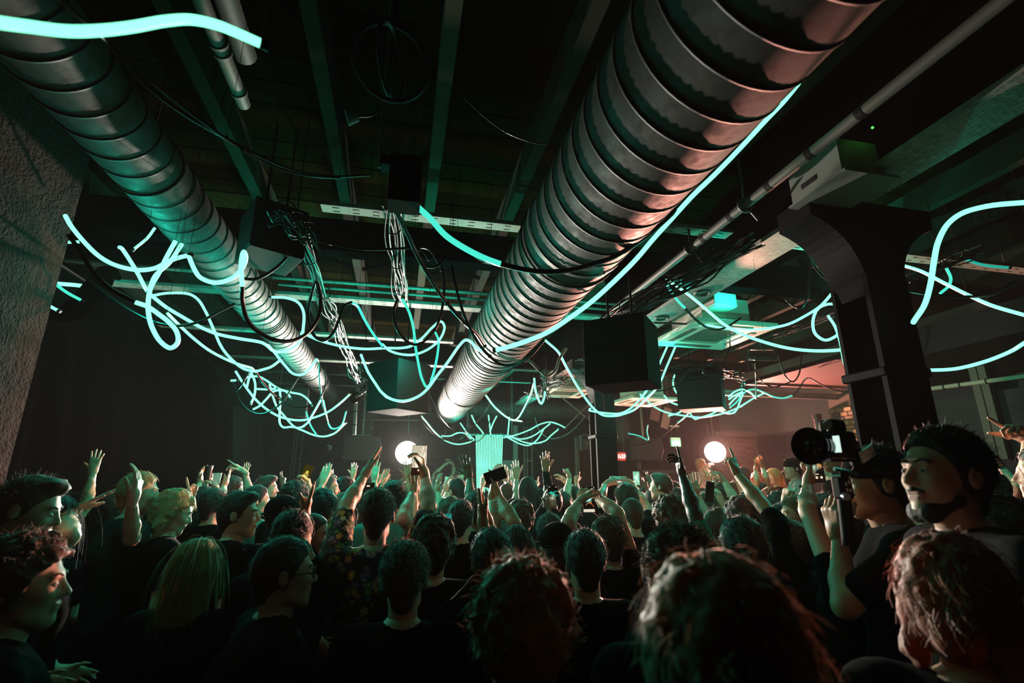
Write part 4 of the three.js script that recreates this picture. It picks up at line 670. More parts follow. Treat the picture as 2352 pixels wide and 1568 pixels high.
// ---------------------------------------------------------------- people: distance fields meshed with surface nets
function nets(prims, cell, k = 0.02) {
  const lo = [1e9, 1e9, 1e9], hi = [-1e9, -1e9, -1e9];
  const bb = p => { if (p.b) { const r = Math.max(p.ra, p.rb); return [[Math.min(p.a[0], p.b[0]) - r, Math.min(p.a[1], p.b[1]) - r, Math.min(p.a[2], p.b[2]) - r], [Math.max(p.a[0], p.b[0]) + r, Math.max(p.a[1], p.b[1]) + r, Math.max(p.a[2], p.b[2]) + r]]; } return [[p.a[0] - p.r[0], p.a[1] - p.r[1], p.a[2] - p.r[2]], [p.a[0] + p.r[0], p.a[1] + p.r[1], p.a[2] + p.r[2]]]; };
  for (const p of prims) if (!p.sub) { const [l, h] = bb(p); for (let i = 0; i < 3; i++) { lo[i] = Math.min(lo[i], l[i]); hi[i] = Math.max(hi[i], h[i]); } }
  const pad = cell * 2 + k * 0.3; for (let i = 0; i < 3; i++) { lo[i] -= pad; hi[i] += pad; }
  const nx = Math.ceil((hi[0] - lo[0]) / cell) + 1, ny = Math.ceil((hi[1] - lo[1]) / cell) + 1, nz = Math.ceil((hi[2] - lo[2]) / cell) + 1;
  const f = new Float32Array(nx * ny * nz).fill(9);
  for (const p of prims) {
    const [l, h] = bb(p), kk = p.k ?? k, m = kk + cell * 2.2, r0 = [0, 0, 0], r1 = [0, 0, 0], N = [nx, ny, nz];
    for (let i = 0; i < 3; i++) { r0[i] = Math.max(0, Math.floor((l[i] - m - lo[i]) / cell)); r1[i] = Math.min(N[i] - 1, Math.ceil((h[i] + m - lo[i]) / cell)); }
    const [ax, ay, az] = p.a; let bx, by, bz, L2; if (p.b) { bx = p.b[0] - ax; by = p.b[1] - ay; bz = p.b[2] - az; L2 = bx * bx + by * by + bz * bz || 1e-9; }
    for (let z = r0[2]; z <= r1[2]; z++) for (let y = r0[1]; y <= r1[1]; y++) for (let x = r0[0]; x <= r1[0]; x++) {
      const X = lo[0] + x * cell - ax, Y = lo[1] + y * cell - ay, Z = lo[2] + z * cell - az; let d;
      if (p.b) { let t = (X * bx + Y * by + Z * bz) / L2; t = t < 0 ? 0 : t > 1 ? 1 : t; const qx = X - t * bx, qy = Y - t * by, qz = Z - t * bz; d = Math.sqrt(qx * qx + qy * qy + qz * qz) - p.ra - (p.rb - p.ra) * t; }
      else { const u = X / p.r[0], v = Y / p.r[1], w = Z / p.r[2], k0 = Math.sqrt(u * u + v * v + w * w), k1 = Math.sqrt((u / p.r[0]) ** 2 + (v / p.r[1]) ** 2 + (w / p.r[2]) ** 2); d = k1 > 1e-9 ? k0 * (k0 - 1) / k1 : -Math.min(...p.r); }
      if (p.noise) d += p.noise(X, Y, Z);
      const o = (z * ny + y) * nx + x, c = f[o];
      if (p.sub) { const e = -d; if (c < 8) { const q = Math.max(kk - Math.abs(c - e), 0) / kk; f[o] = Math.max(c, e) + q * q * kk * 0.25; } }
      else if (c > 8) f[o] = d; else { const q = Math.max(kk - Math.abs(c - d), 0) / kk; f[o] = Math.min(c, d) - q * q * kk * 0.25; }
    }
  }
  const pos = [], idx = [], id = new Int32Array(nx * ny * nz).fill(-1), sx = 1, sy = nx, sz = nx * ny;
  const E = [[0, 1], [2, 3], [4, 5], [6, 7], [0, 2], [1, 3], [4, 6], [5, 7], [0, 4], [1, 5], [2, 6], [3, 7]];
  for (let z = 0; z < nz - 1; z++) for (let y = 0; y < ny - 1; y++) for (let x = 0; x < nx - 1; x++) {
    const o = z * sz + y * sy + x, g = [f[o], f[o + 1], f[o + sy], f[o + sy + 1], f[o + sz], f[o + sz + 1], f[o + sz + sy], f[o + sz + sy + 1]];
    let m = 0; for (let i = 0; i < 8; i++) if (g[i] < 0) m |= 1 << i;
    if (m === 0 || m === 255) continue;
    let X = 0, Y = 0, Z = 0, n = 0;
    for (const [a, b] of E) { const sa = g[a] < 0, sb = g[b] < 0; if (sa === sb) continue; const t = g[a] / (g[a] - g[b]); X += (a & 1) + t * ((b & 1) - (a & 1)); Y += (a >> 1 & 1) + t * ((b >> 1 & 1) - (a >> 1 & 1)); Z += (a >> 2) + t * ((b >> 2) - (a >> 2)); n++; }
    id[o] = pos.length / 3; pos.push(lo[0] + (x + X / n) * cell, lo[1] + (y + Y / n) * cell, lo[2] + (z + Z / n) * cell);
  }
  for (let z = 1; z < nz - 1; z++) for (let y = 1; y < ny - 1; y++) for (let x = 1; x < nx - 1; x++) {
    const o = z * sz + y * sy + x, s = f[o] < 0;
    if (s !== f[o + 1] < 0) quad(id[o - sy - sz], id[o - sz], id[o], id[o - sy], s);
    if (s !== f[o + sy] < 0) quad(id[o - sx - sz], id[o - sx], id[o], id[o - sz], s);
    if (s !== f[o + sz] < 0) quad(id[o - sx - sy], id[o - sy], id[o], id[o - sx], s);
  }
  function quad(a, b, c, d, s) { if (a < 0 || b < 0 || c < 0 || d < 0) return; s ? idx.push(a, b, c, a, c, d) : idx.push(a, c, b, a, d, c); }
  const geo = new THREE.BufferGeometry(); geo.setAttribute('position', new THREE.Float32BufferAttribute(pos, 3)); geo.setIndex(idx); geo.computeVertexNormals(); return geo;
}
const C = (a, b, ra, rb = ra, extra = {}) => ({ a, b, ra, rb, ...extra });
const EL = (a, r, extra = {}) => ({ a, r, ...extra });

// heads in their own frame: +z face, +x the person's left, origin at the head's centre
const headCache = new Map();
function headGeo(lod, jaw, beard) {
  const key = lod + jaw; if (headCache.has(key)) return headCache.get(key);
  const w = jaw === 'f' ? 0.93 : 1, p = [
    EL([0, 0.032, -0.012], [0.076 * w, 0.088, 0.096]), EL([0, -0.035, 0.032], [0.059 * w, 0.082, 0.060], { k: 0.03 }),
    C([-0.036 * w, -0.078, 0.022], [0, -0.099, 0.068], 0.020, 0.019, { k: 0.03 }), C([0.036 * w, -0.078, 0.022], [0, -0.099, 0.068], 0.020, 0.019, { k: 0.03 }),
    C([-0.03, 0.024, 0.080], [0.03, 0.024, 0.080], 0.011, 0.011, { k: 0.02 }), C([-0.035, -0.022, 0.068], [0.035, -0.022, 0.068], 0.016, 0.016, { k: 0.03 }),
    EL([-0.030, 0.003, 0.104], [0.017, 0.013, 0.018], { sub: 1, k: 0.015 }), EL([0.030, 0.003, 0.104], [0.017, 0.013, 0.018], { sub: 1, k: 0.015 }),
    EL([-0.030, 0.002, 0.079], [0.012, 0.011, 0.011], { k: 0.004 }), EL([0.030, 0.002, 0.079], [0.012, 0.011, 0.011], { k: 0.004 }),
    C([0, 0.012, 0.090], [0, -0.026, 0.111], 0.0075, 0.0115, { k: 0.012 }), C([-0.012, -0.031, 0.098], [0.012, -0.031, 0.098], 0.008, 0.008, { k: 0.008 }),
    C([-0.016, -0.057, 0.091], [0.016, -0.057, 0.091], 0.0075, 0.0075, { k: 0.008 }), C([-0.014, -0.070, 0.088], [0.014, -0.070, 0.088], 0.0085, 0.0085, { k: 0.008 }),
    C([-0.022, -0.0635, 0.1], [0.022, -0.0635, 0.1], 0.0028, 0.0028, { sub: 1, k: 0.004 }),
    C([0, -0.07, -0.022], [0, -0.20, -0.035], 0.050 * w, 0.054 * w, { k: 0.025 }),
    EL([-0.078 * w, -0.004, -0.012], [0.011, 0.032, 0.019], { k: 0.008 }), EL([0.078 * w, -0.004, -0.012], [0.011, 0.032, 0.019], { k: 0.008 }),
    EL([-0.088 * w, 0.002, -0.008], [0.006, 0.018, 0.009], { sub: 1, k: 0.004 }), EL([0.088 * w, 0.002, -0.008], [0.006, 0.018, 0.009], { sub: 1, k: 0.004 }),
  ];
  const g = nets(p, [0.0054, 0.0082, 0.012][lod], 0.02); headCache.set(key, g); return g;
}
// hands: wrist at the origin, +y along the fingers, +z out of the palm, +x the thumb side of a right hand
const POSE = { // curls of index, middle, ring, little (three joints) then spread, thumb [out, curl]
  open: [[0.05, 0.1, 0.1], [0.05, 0.1, 0.1], [0.08, 0.12, 0.1], [0.1, 0.15, 0.1], 0.17, [0.85, 0.1]],
  flat: [[0.04, 0.06, 0.05], [0.03, 0.05, 0.05], [0.05, 0.06, 0.05], [0.08, 0.08, 0.06], 0.03, [0.35, 0.1]],
  relaxed: [[0.25, 0.3, 0.2], [0.35, 0.4, 0.25], [0.4, 0.45, 0.3], [0.45, 0.5, 0.3], 0.07, [0.6, 0.2]],
  fist: [[1.45, 1.6, 1.0], [1.5, 1.65, 1.0], [1.5, 1.65, 1.0], [1.5, 1.6, 1.0], 0.02, [0.35, 0.9]],
  point: [[0.02, 0.05, 0.05], [1.1, 1.4, 0.8], [1.25, 1.5, 0.9], [1.35, 1.5, 0.9], 0.04, [0.75, 0.3]],
  droop: [[0.0, 0.04, 0.05], [0.75, 0.7, 0.4], [0.9, 0.75, 0.4], [0.95, 0.8, 0.4], 0.10, [0.8, 0.2]],
  peace: [[0.02, 0.04, 0.04], [0.04, 0.04, 0.04], [1.4, 1.6, 0.9], [1.45, 1.6, 0.9], 0.06, [0.3, 1.0]],
  grip: [[0.55, 0.75, 0.5], [0.6, 0.8, 0.5], [0.62, 0.82, 0.5], [0.62, 0.85, 0.5], 0.05, [0.55, 0.35]],
  claw: [[0.3, 0.5, 0.35], [0.3, 0.55, 0.35], [0.32, 0.55, 0.35], [0.4, 0.6, 0.35], 0.15, [0.8, 0.35]],
};
const handCache = new Map();
function handGeo(pose, side, lod) {
  const key = pose + side + lod; if (handCache.has(key)) return handCache.get(key);
  const ps = POSE[pose], pr = [], bx = [0.030, 0.0105, -0.0105, -0.029], by = [0.090, 0.094, 0.089, 0.080], ln = [[0.040, 0.024, 0.020], [0.044, 0.027, 0.021], [0.040, 0.025, 0.020], [0.031, 0.019, 0.018]], sp = [1, 0.28, -0.45, -1.3];
  for (let i = 0; i < 4; i++) {
    pr.push(C([bx[i] * 0.55, 0.008, 0], [bx[i], by[i], -0.002], 0.0155, 0.0115, { k: 0.012 }));
    let a = 0, p = [bx[i], by[i], 0], s = sp[i] * ps[4], r = i === 3 ? 0.0080 : 0.0090;
    for (let j = 0; j < 3; j++) { a += ps[i][j]; const L = ln[i][j], q = [p[0] + Math.sin(s) * Math.cos(a) * L, p[1] + Math.cos(s) * Math.cos(a) * L, p[2] + Math.sin(a) * L]; pr.push(C(p, q, r, r * 0.92, { k: 0.003 })); p = q; r *= 0.92; }
  }
  const [o, c] = ps[5]; let p = [0.017, 0.022, 0.006], ang = o;
  for (const [L, r1, r2, cu] of [[0.042, 0.0145, 0.0115, 0], [0.032, 0.0105, 0.0095, c * 0.5], [0.026, 0.0095, 0.008, c]]) { const q = [p[0] + Math.sin(ang) * Math.cos(cu) * L, p[1] + Math.cos(ang) * L, p[2] + (0.25 + Math.sin(cu)) * L * 0.8]; pr.push(C(p, q, r1, r2, { k: 0.006 })); p = q; ang -= c * 0.45; }
  pr.push(C([0, -0.03, 0], [0, 0.025, 0], 0.025, 0.026, { k: 0.02 }));
  const g = nets(pr, [0.0045, 0.0058, 0.0078, 0.012][lod], 0.004);
  if (side === 'L') { const a = g.attributes.position; for (let i = 0; i < a.count; i++) a.setX(i, -a.getX(i)); const ix = g.index.array; for (let i = 0; i < ix.length; i += 3) { const t = ix[i]; ix[i] = ix[i + 1]; ix[i + 1] = t; } g.computeVertexNormals(); }
  handCache.set(key, g); return g;
}
// hair in the head's frame: a shell plus strands
const hairCache = new Map();
function strands(n, opt, seedIn) {
  const keep = seed; seed = seedIn; const pos = [], nor = [], idx = [];
  for (let i = 0; i < n; i++) {
    let d; do { d = V(rr(-1, 1), rr(-0.75, 1), rr(-1, 1)); } while (d.lengthSq() > 1 || d.lengthSq() < 0.05 || (d.clone().normalize().z > 0.42 && d.clone().normalize().y < 0.52) || (d.clone().normalize().z > -0.25 && d.clone().normalize().y < -0.05) || d.clone().normalize().y < (opt.low ?? -0.5));
    d.normalize(); const q = V(d.x * 0.078, 0.034 + d.y * 0.092, -0.012 + d.z * 0.098);
    let dir = d.clone().multiplyScalar(opt.up ?? 0.6).add(V(rr(-1, 1), rr(-1, 1), rr(-1, 1)).multiplyScalar(opt.mess ?? 0.4)).add(V(0, opt.fall ?? 0, opt.back ?? 0)).normalize();
    if (opt.drape) dir = V(rr(-0.06, 0.06), -1, -0.25 + rr(-0.05, 0.05)).addScaledVector(d, -Math.min(0, -d.y - 0.25 * d.z) ).addScaledVector(d, 0.05).normalize();
    const L = opt.len * rr(0.6, 1.2), m = opt.seg ?? 4, cu = opt.curl ?? 0, ph = rnd() * 6.3, sideV = V(rr(-1, 1), rr(-1, 1), rr(-1, 1)).cross(dir).normalize(), b2 = dir.clone().cross(sideV), base = pos.length / 3; let p = q.clone();
    for (let j = 0; j <= m; j++) {
      const t = j / m, w = (opt.r ?? 0.0016) * (1 - 0.75 * t), c = p.clone().addScaledVector(sideV, Math.cos(ph + t * cu) * L * 0.22 * t * (cu ? 1 : 0)).addScaledVector(b2, Math.sin(ph + t * cu) * L * 0.22 * t * (cu ? 1 : 0));
      if (opt.hug) { const e = V(c.x / (0.080 + opt.hug), (c.y - 0.034) / (0.094 + opt.hug), (c.z + 0.012) / (0.1 + opt.hug)), l = e.length(); if (c.y > -0.03 && l < 1) c.set(e.x / l * (0.080 + opt.hug), 0.034 + e.y / l * (0.094 + opt.hug), -0.012 + e.z / l * (0.1 + opt.hug)); }
      for (let k = 0; k < 3; k++) { const a = k * 2.094, nn = sideV.clone().multiplyScalar(Math.cos(a)).addScaledVector(b2, Math.sin(a)); pos.push(c.x + nn.x * w, c.y + nn.y * w, c.z + nn.z * w); nor.push(nn.x, nn.y, nn.z); }
      p.addScaledVector(dir, L / m); dir.add(V(0, opt.grav ?? 0, 0)).normalize();
    }
    for (let j = 0; j < m; j++) for (let k = 0; k < 3; k++) { const a = base + j * 3 + k, b = base + j * 3 + (k + 1) % 3; idx.push(a, b, a + 3, b, b + 3, a + 3); }
  }
  seed = keep; const g = new THREE.BufferGeometry(); g.setAttribute('position', new THREE.Float32BufferAttribute(pos, 3)); g.setAttribute('normal', new THREE.Float32BufferAttribute(nor, 3)); g.setIndex(idx); return g;
}
function hairGeo(style, lod) {
  const key = style + lod; if (hairCache.has(key)) return hairCache.get(key);
  const cell = [0.0072, 0.0095, 0.0125][lod], N = [1500, 400, 80][lod], ns = (s, a) => (x, y, z) => a * (noise(x * s + 20, y * s + 20, z * s + 20) - 0.5);
  const cut = [EL([0, -0.055, 0.097], [0.16, 0.130, 0.084], { sub: 1, k: 0.012 }), EL([0, -0.14, 0.03], [0.11, 0.085, 0.1], { sub: 1, k: 0.012 })];
  const shell = (t, extra = [], nz = ns(60, 0.012), low = 0) => nets([EL([0, 0.036, -0.014], [0.077 + t, 0.090 + t, 0.097 + t], { noise: nz }), C([0, 0.0, -0.062], [0, -0.06 + low, -0.066], 0.052 + t * 0.6, 0.040 + t * 0.4, { k: 0.03 }), ...extra, ...cut], cell, 0.02);
  let g;
  if (style === 'buzz') g = [shell(0.005, [], ns(90, 0.004))];
  else if (style === 'short') g = [shell(0.009), strands(N, { len: 0.034, up: 0.22, mess: 0.34, fall: -0.15, back: -0.35, seg: 2, r: 0.0015, hug: 0.013 }, 11)];
  else if (style === 'quiff') g = [shell(0.008, [EL([0, 0.105, 0.045], [0.055, 0.032, 0.05], { k: 0.02, noise: ns(70, 0.012) })]), strands(N, { len: 0.036, up: 0.35, mess: 0.3, fall: 0.15, back: 0.12, seg: 2, r: 0.0015, hug: 0.012 }, 23)];
  else if (style === 'messy') g = [shell(0.018, [], ns(45, 0.026)), strands(N, { len: 0.048, up: 0.5, mess: 0.7, grav: -0.25, seg: 3, r: 0.0017, hug: 0.02 }, 31)];
  else if (style === 'curly') g = [shell(0.026, [], ns(55, 0.036)), strands(Math.round(N * 0.6), { len: 0.05, up: 0.9, mess: 0.8, curl: 7, seg: 5, r: 0.002 }, 47)];
  else if (style === 'long' || style === 'longdark') g = [nets([EL([0, 0.036, -0.014], [0.088, 0.100, 0.108], { noise: ns(50, 0.008) }), C([-0.045, 0, -0.05], [-0.055, -0.26, -0.075], 0.055, 0.042, { k: 0.04 }), C([0.045, 0, -0.05], [0.055, -0.26, -0.075], 0.055, 0.042, { k: 0.04 }), C([0, 0, -0.06], [0, -0.28, -0.085], 0.06, 0.045, { k: 0.04 }), cut[0], EL([0, -0.13, 0.075], [0.075, 0.12, 0.095], { sub: 1, k: 0.02 })], cell, 0.02), strands(Math.round(N * 0.5), { len: 0.30, up: 0.25, mess: 0.06, fall: -0.2, back: -0.45, grav: -0.5, seg: 8, r: 0.0015, hug: 0.011, low: 0.0, drape: 1 }, 59)];
  else if (style === 'bun') g = [shell(0.010, [EL([0, 0.12, -0.06], [0.036, 0.034, 0.036], { k: 0.01, noise: ns(70, 0.016) })]), strands(Math.round(N * 0.6), { len: 0.045, up: 0.35, mess: 0.25, fall: 0.3, back: -0.4, r: 0.0015, hug: 0.012 }, 61)];
  else if (style === 'wavy') g = [shell(0.022, [C([-0.07, 0, -0.03], [-0.08, -0.1, -0.05], 0.035, 0.03, { k: 0.03, noise: ns(60, 0.02) }), C([0.07, 0, -0.03], [0.08, -0.1, -0.05], 0.035, 0.03, { k: 0.03, noise: ns(60, 0.02) })], ns(50, 0.024)), strands(Math.round(N * 0.6), { len: 0.07, up: 0.45, mess: 0.5, grav: -0.5, curl: 4, seg: 6, r: 0.002, hug: 0.018 }, 73)];
  g = merge(g); hairCache.set(key, g); return g;
}
const capGeo = (() => { const g = nets([EL([0, 0.045, -0.012], [0.092, 0.088, 0.112]), EL([0, -0.06, -0.01], [0.2, 0.085, 0.2], { sub: 1, k: 0.004 })], 0.006, 0.01); const s = new THREE.Shape(); s.moveTo(-0.072, 0); s.quadraticCurveTo(-0.07, 0.085, 0, 0.09); s.quadraticCurveTo(0.07, 0.085, 0.072, 0); s.closePath(); const b = new THREE.ExtrudeGeometry(s, { depth: 0.006, bevelEnabled: false, curveSegments: 8 }); b.rotateX(Math.PI / 2 - 0.0); b.translate(0, 0.034, 0.075); return [g, b]; })();

const SKIN = { fair: std(0xcfa58c, 0.5), pale: std(0xd8b49e, 0.5), tan: std(0xb98a6c, 0.5), brown: std(0x7a5240, 0.5), dark: std(0x4a3025, 0.48) };
const strand = c => new THREE.MeshPhysicalMaterial({ color: c, roughness: 0.7, transmission: 0.4, thickness: 0 });
const HAIRC = { black: strand(0x1a120e), dark: strand(0x33211a), brown: strand(0x5c3a24), light: strand(0x8a6038), blond: strand(0xb8935c), ginger: strand(0x9a4e22), grey: strand(0x66605a) };
const clothCache = new Map();
const clothMat = c => { if (!clothCache.has(c)) clothCache.set(c, matte(c, 0.95, 0.12)); return clothCache.get(c); };
const jeans = matte(0x0c0e13), shoeMat = std(0x1b1b1b, 0.7), eyeWhite = std(0xc9c4bd, 0.25), lipMat = std(0x9c5f52, 0.5), browMat = std(0x1a120d, 0.8);
const people = [];
const va = p => [p.x, p.y, p.z];
function person(spec) {
  const { at, yaw = 0, label, hair = 'short', hc = 'dark', skin = 'fair', shirt = 0x0d0d0e, sleeve = 0.55, arms = {}, look = 0, tilt = 0, roll = 0, jaw = 'm', cap, face = false, extra, lean = 0, height } = spec;
  const depth = spec.d ?? F * 0.235 / at[2], head = atD(at[0], at[1], depth), lod = spec.lod ?? (depth < 1.9 ? 0 : depth < 4.2 ? 1 : 2);
  let H = head.y + 0.118; if (height) H = height;
  const k = H / 1.75, by = spec.sink ?? 0, base = V(head.x, 0, head.z);
  const o = group('person', base); tag(o, label, 'person', spec.group);
  const fwd = V(Math.sin(yaw), 0, -Math.cos(yaw)), left = V(-Math.cos(yaw), 0, -Math.sin(yaw));
  const at3 = (l, y, f) => V(0, y, 0).addScaledVector(left, l).addScaledVector(fwd, f);
  const hd = V(0, H - 0.118, 0), neck = at3(0, H - 0.275, -0.035 - lean * 0.3), chest = at3(0, H - 0.46, -0.04 - lean), waist = at3(0, 1.06 * k, -0.03 - lean), pelvis = at3(0, 0.95 * k, -0.03 - lean);
  const S = { L: at3(0.185 * k, H - 0.335, -0.04 - lean), R: at3(-0.185 * k, H - 0.335, -0.04 - lean) };
  const hip = { L: at3(0.09, 0.92 * k, -0.03 - lean), R: at3(-0.09, 0.92 * k, -0.03 - lean) }, knee = { L: at3(0.10, 0.50 * k, 0.0), R: at3(-0.10, 0.50 * k, 0.0) }, ank = { L: at3(0.11, 0.085, -0.03), R: at3(-0.11, 0.085, -0.03) };
  const torso = [C(va(neck), va(chest), 0.062, 0.10, { k: 0.05 }), C(va(S.L.clone().lerp(S.R, 0.12)), va(S.R.clone().lerp(S.L, 0.12)), 0.068, 0.068, { k: 0.06 }), EL(va(chest.clone().add(V(0, -0.02, 0))), [0.165, 0.17, 0.12], { k: 0.06 }), C(va(chest), va(waist), 0.125, 0.118, { k: 0.06 }), C(va(waist), va(pelvis), 0.125, 0.14, { k: 0.05 })];
  const legs = []; for (const s of ['L', 'R']) legs.push(C(va(hip[s]), va(knee[s]), 0.088, 0.058, { k: 0.03 }), C(va(knee[s]), va(ank[s]), 0.056, 0.040, { k: 0.02 }), C(va(ank[s]), va(ank[s].clone().addScaledVector(fwd, 0.13).add(V(0, -0.045, 0))), 0.042, 0.034, { k: 0.02 }));
  const armP = [], slv = [], handParts = [];
  for (const s of ['L', 'R']) {
    const A = arms[s]; let e, w, t, pose = 'relaxed', palm;
    if (A?.rel) { const q = S[s], f = v => q.clone().add(at3(v[0], v[1], v[2])); e = f(A.rel[0]); w = f(A.rel[1]); t = f(A.rel[2]); pose = A.pose ?? 'open'; palm = fwd.clone(); }
    else if (A) {
      const put = q => atD(q[0], q[1], depth + (q[2] ?? 0)).sub(base);
      w = put(A.w); t = A.t ? put(A.t) : null; pose = A.pose ?? 'open';
      if (A.s) S[s] = put(A.s);
      if (A.e) e = put(A.e); else { const m = S[s].clone().lerp(w, 0.5), d = w.clone().sub(S[s]), l = Math.min(0.56, d.length()), h = Math.sqrt(Math.max(0.0001, 0.3 * 0.3 - l * l / 4)); e = m.addScaledVector(V(0, -1, 0).addScaledVector(left, s === 'L' ? 0.9 : -0.9).normalize(), h); }
      const deepen = (a, q, want) => { let dd = q[2] ?? 0, p = put(q), n = 0; while (p.distanceTo(a) < want && n++ < 40) { dd += A.near ? -0.015 : 0.015; p = put([q[0], q[1], dd]); } return [p, dd - (q[2] ?? 0)]; };
      { const [p1, s1] = deepen(S[s], A.e ?? [A.w[0], A.w[1] + 40, 0], 0.21 * k); if (A.e) e = p1; const [p2, s2] = deepen(e, [A.w[0], A.w[1], (A.w[2] ?? 0) + s1], 0.235 * k); w = p2; if (A.t) t = put([A.t[0], A.t[1], (A.t[2] ?? 0) + s1 + s2]); }
      if (!t) t = w.clone().add(w.clone().sub(e).setLength(0.18));
      palm = A.palm === 'b' ? V(0, 0, 1) : A.palm === 'l' ? V(-1, 0, 0) : A.palm === 'r' ? V(1, 0, 0) : A.palm === 'd' ? V(0, -1, 0) : A.palm === 'u' ? V(0, 1, 0) : fwd.clone();
      const la = S[s].distanceTo(e), lb = e.distanceTo(w); if (la < 0.17 || la > 0.44 || lb < 0.16 || lb > 0.42) console.log('arm', label, s, la.toFixed(2), lb.toFixed(2));
    } else {
      const sgn = s === 'L' ? 1 : -1; e = S[s].clone().add(at3(0.06 * sgn, -0.27 * k, -0.01)); w = e.clone().add(at3(-0.03 * sgn, -0.17 * k, 0.16)); t = w.clone().add(at3(-0.02 * sgn, -0.05, 0.14)); palm = left.clone().multiplyScalar(-sgn);
    }
    const b = spec.build ?? 1;
    const sh = S[s].clone().lerp(e, 0.0);
    armP.push(C(va(sh), va(e), 0.052 * b, 0.040 * b, { k: 0.03 }), C(va(e), va(e.clone().lerp(w, 0.35)), 0.039 * b, 0.041 * b, { k: 0.02 }), C(va(e.clone().lerp(w, 0.35)), va(w), 0.041 * b, 0.0255, { k: 0.02 }));
    const inner = S[s].clone().lerp(chest, 0.35);
    armP.push(C(va(inner), va(sh), 0.07, 0.055, { k: 0.04 }));
    if (sleeve > 0) { const se = sleeve <= 1 ? sh.clone().lerp(e, sleeve) : e.clone().lerp(w, (sleeve - 1) * 0.98); slv.push(C(va(inner), va(sh), 0.085, 0.070, { k: 0.03 })); if (sleeve <= 1) slv.push(C(va(sh), va(se), 0.070 * b, 0.062 * b, { k: 0.03 })); else slv.push(C(va(sh), va(e), 0.070 * b, 0.056 * b, { k: 0.03 }), C(va(e), va(se), 0.056 * b, 0.042, { k: 0.02 })); }
    const y = t.clone().sub(w).normalize(), n = palm.addScaledVector(y, -palm.dot(y)); if (n.lengthSq() < 1e-4) n.copy(fwd).addScaledVector(y, -fwd.dot(y)); n.normalize();
    const x = y.clone().cross(n), m = new THREE.Matrix4().makeBasis(x, y, n).setPosition(w.clone().addScaledVector(y, 0.012));
    const sc = (spec.hand ?? 1) * k; m.multiply(new THREE.Matrix4().makeScale(sc, sc, sc));
    handParts.push(handGeo(pose, s, A ? lod : 3).clone().applyMatrix4(m));
    if (A?.phone) { const hp = w.clone().addScaledVector(y, 0.10).addScaledVector(n, 0.035).add(base).sub(EYE).dot(FW); phone(A.phone[0], A.phone[1], A.phone[2], hp, A.phone[3]); }
    if (A?.item) A.item(o, w, y, n, x);
    if (A?.band) mesh('wristband', (() => { const q = new THREE.TorusGeometry(0.031, 0.007, 6, 18); q.applyQuaternion(new THREE.Quaternion().setFromUnitVectors(V(0, 0, 1), y)); q.translate(w.x - y.x * 0.02, w.y - y.y * 0.02, w.z - y.z * 0.02); return q; })(), clothMat(A.band), o);
  }
  const hm = new THREE.Matrix4().makeRotationFromEuler(new THREE.Euler(tilt, Math.PI - yaw - look, roll, 'YXZ')).setPosition(hd), hs = spec.hs ?? 1; hm.multiply(new THREE.Matrix4().makeScale(hs, hs, hs));
  const coarse = nets([...torso, ...legs], [0.032, 0.042, 0.05][lod], 0.04), fine = nets([...armP, C(va(neck.clone().add(V(0, -0.03, 0))), va(hd.clone().add(V(0, -0.1, 0))), 0.06, 0.05)], [0.015, 0.019, 0.023][lod], 0.03);
  mesh('body', merge([coarse, fine, headGeo(lod, jaw).clone().applyMatrix4(hm), ...handParts]), SKIN[skin], o);
  if (hair !== 'bald') mesh('hair', hairGeo(hair, lod).clone().applyMatrix4(hm), HAIRC[hc], o);
  if (sleeve >= 0) {
    const fold = a => (x, y, z) => a * (noise(x * 14 + at[0], y * 22, z * 14) - 0.5);
    const cloth = [...torso.slice(0, 4).map((p, i) => p.b ? C(i === 0 ? va(neck.clone().add(V(0, -0.055, 0))) : p.a, p.b, p.ra + 0.014, p.rb + 0.016, { k: p.k, noise: fold(0.014) }) : EL(p.a, p.r.map(r => r + 0.015), { k: p.k, noise: fold(0.018) })), C(va(waist), va(pelvis.clone().add(V(0, 0.0, 0))), 0.142, 0.158, { k: 0.05, noise: fold(0.02) }), ...slv.map(p => ({ ...p, noise: fold(0.016) }))];
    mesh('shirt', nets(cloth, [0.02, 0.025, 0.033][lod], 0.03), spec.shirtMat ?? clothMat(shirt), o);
  }
  mesh('trousers', nets(legs.filter((_, i) => i % 3 < 2).map(p => C(p.a, p.b, p.ra + 0.014, p.rb + 0.018, { k: p.k })).concat([C(va(pelvis.clone().add(V(0, 0.06, 0))), va(pelvis), 0.139, 0.150, { k: 0.05 })]), [0.035, 0.045, 0.055][lod], 0.04), jeans, o);
  mesh('shoes', nets(legs.filter((_, i) => i % 3 === 2).map(p => C(p.a, p.b, p.ra + 0.008, p.rb + 0.01)), 0.03, 0.02), shoeMat, o);
  if (cap) { const c = mesh('cap', capGeo[0].clone().applyMatrix4(hm), clothMat(cap), o); const bm = hm.clone(); if (spec.capBack) bm.multiply(new THREE.Matrix4().makeRotationY(Math.PI)); mesh('peak', capGeo[1].clone().applyMatrix4(bm), clothMat(cap), c); }
  if (face) {
    for (const s of [-1, 1]) { const e = new THREE.SphereGeometry(0.0118, 14, 10); e.translate(s * 0.030, 0.002, 0.0805); const em = mesh('eye', e.applyMatrix4(hm), eyeWhite, o); const i = new THREE.SphereGeometry(0.0062, 10, 8); i.translate(s * 0.030, 0.002, 0.0875); mesh('iris', i.applyMatrix4(hm), M.blackGloss, em); mesh('eyebrow', tube([V(s * 0.012, 0.026, 0.0945), V(s * 0.03, 0.032, 0.090), V(s * 0.046, 0.025, 0.078)], 0.0035, 5).applyMatrix4(hm), HAIRC[hc], o); }
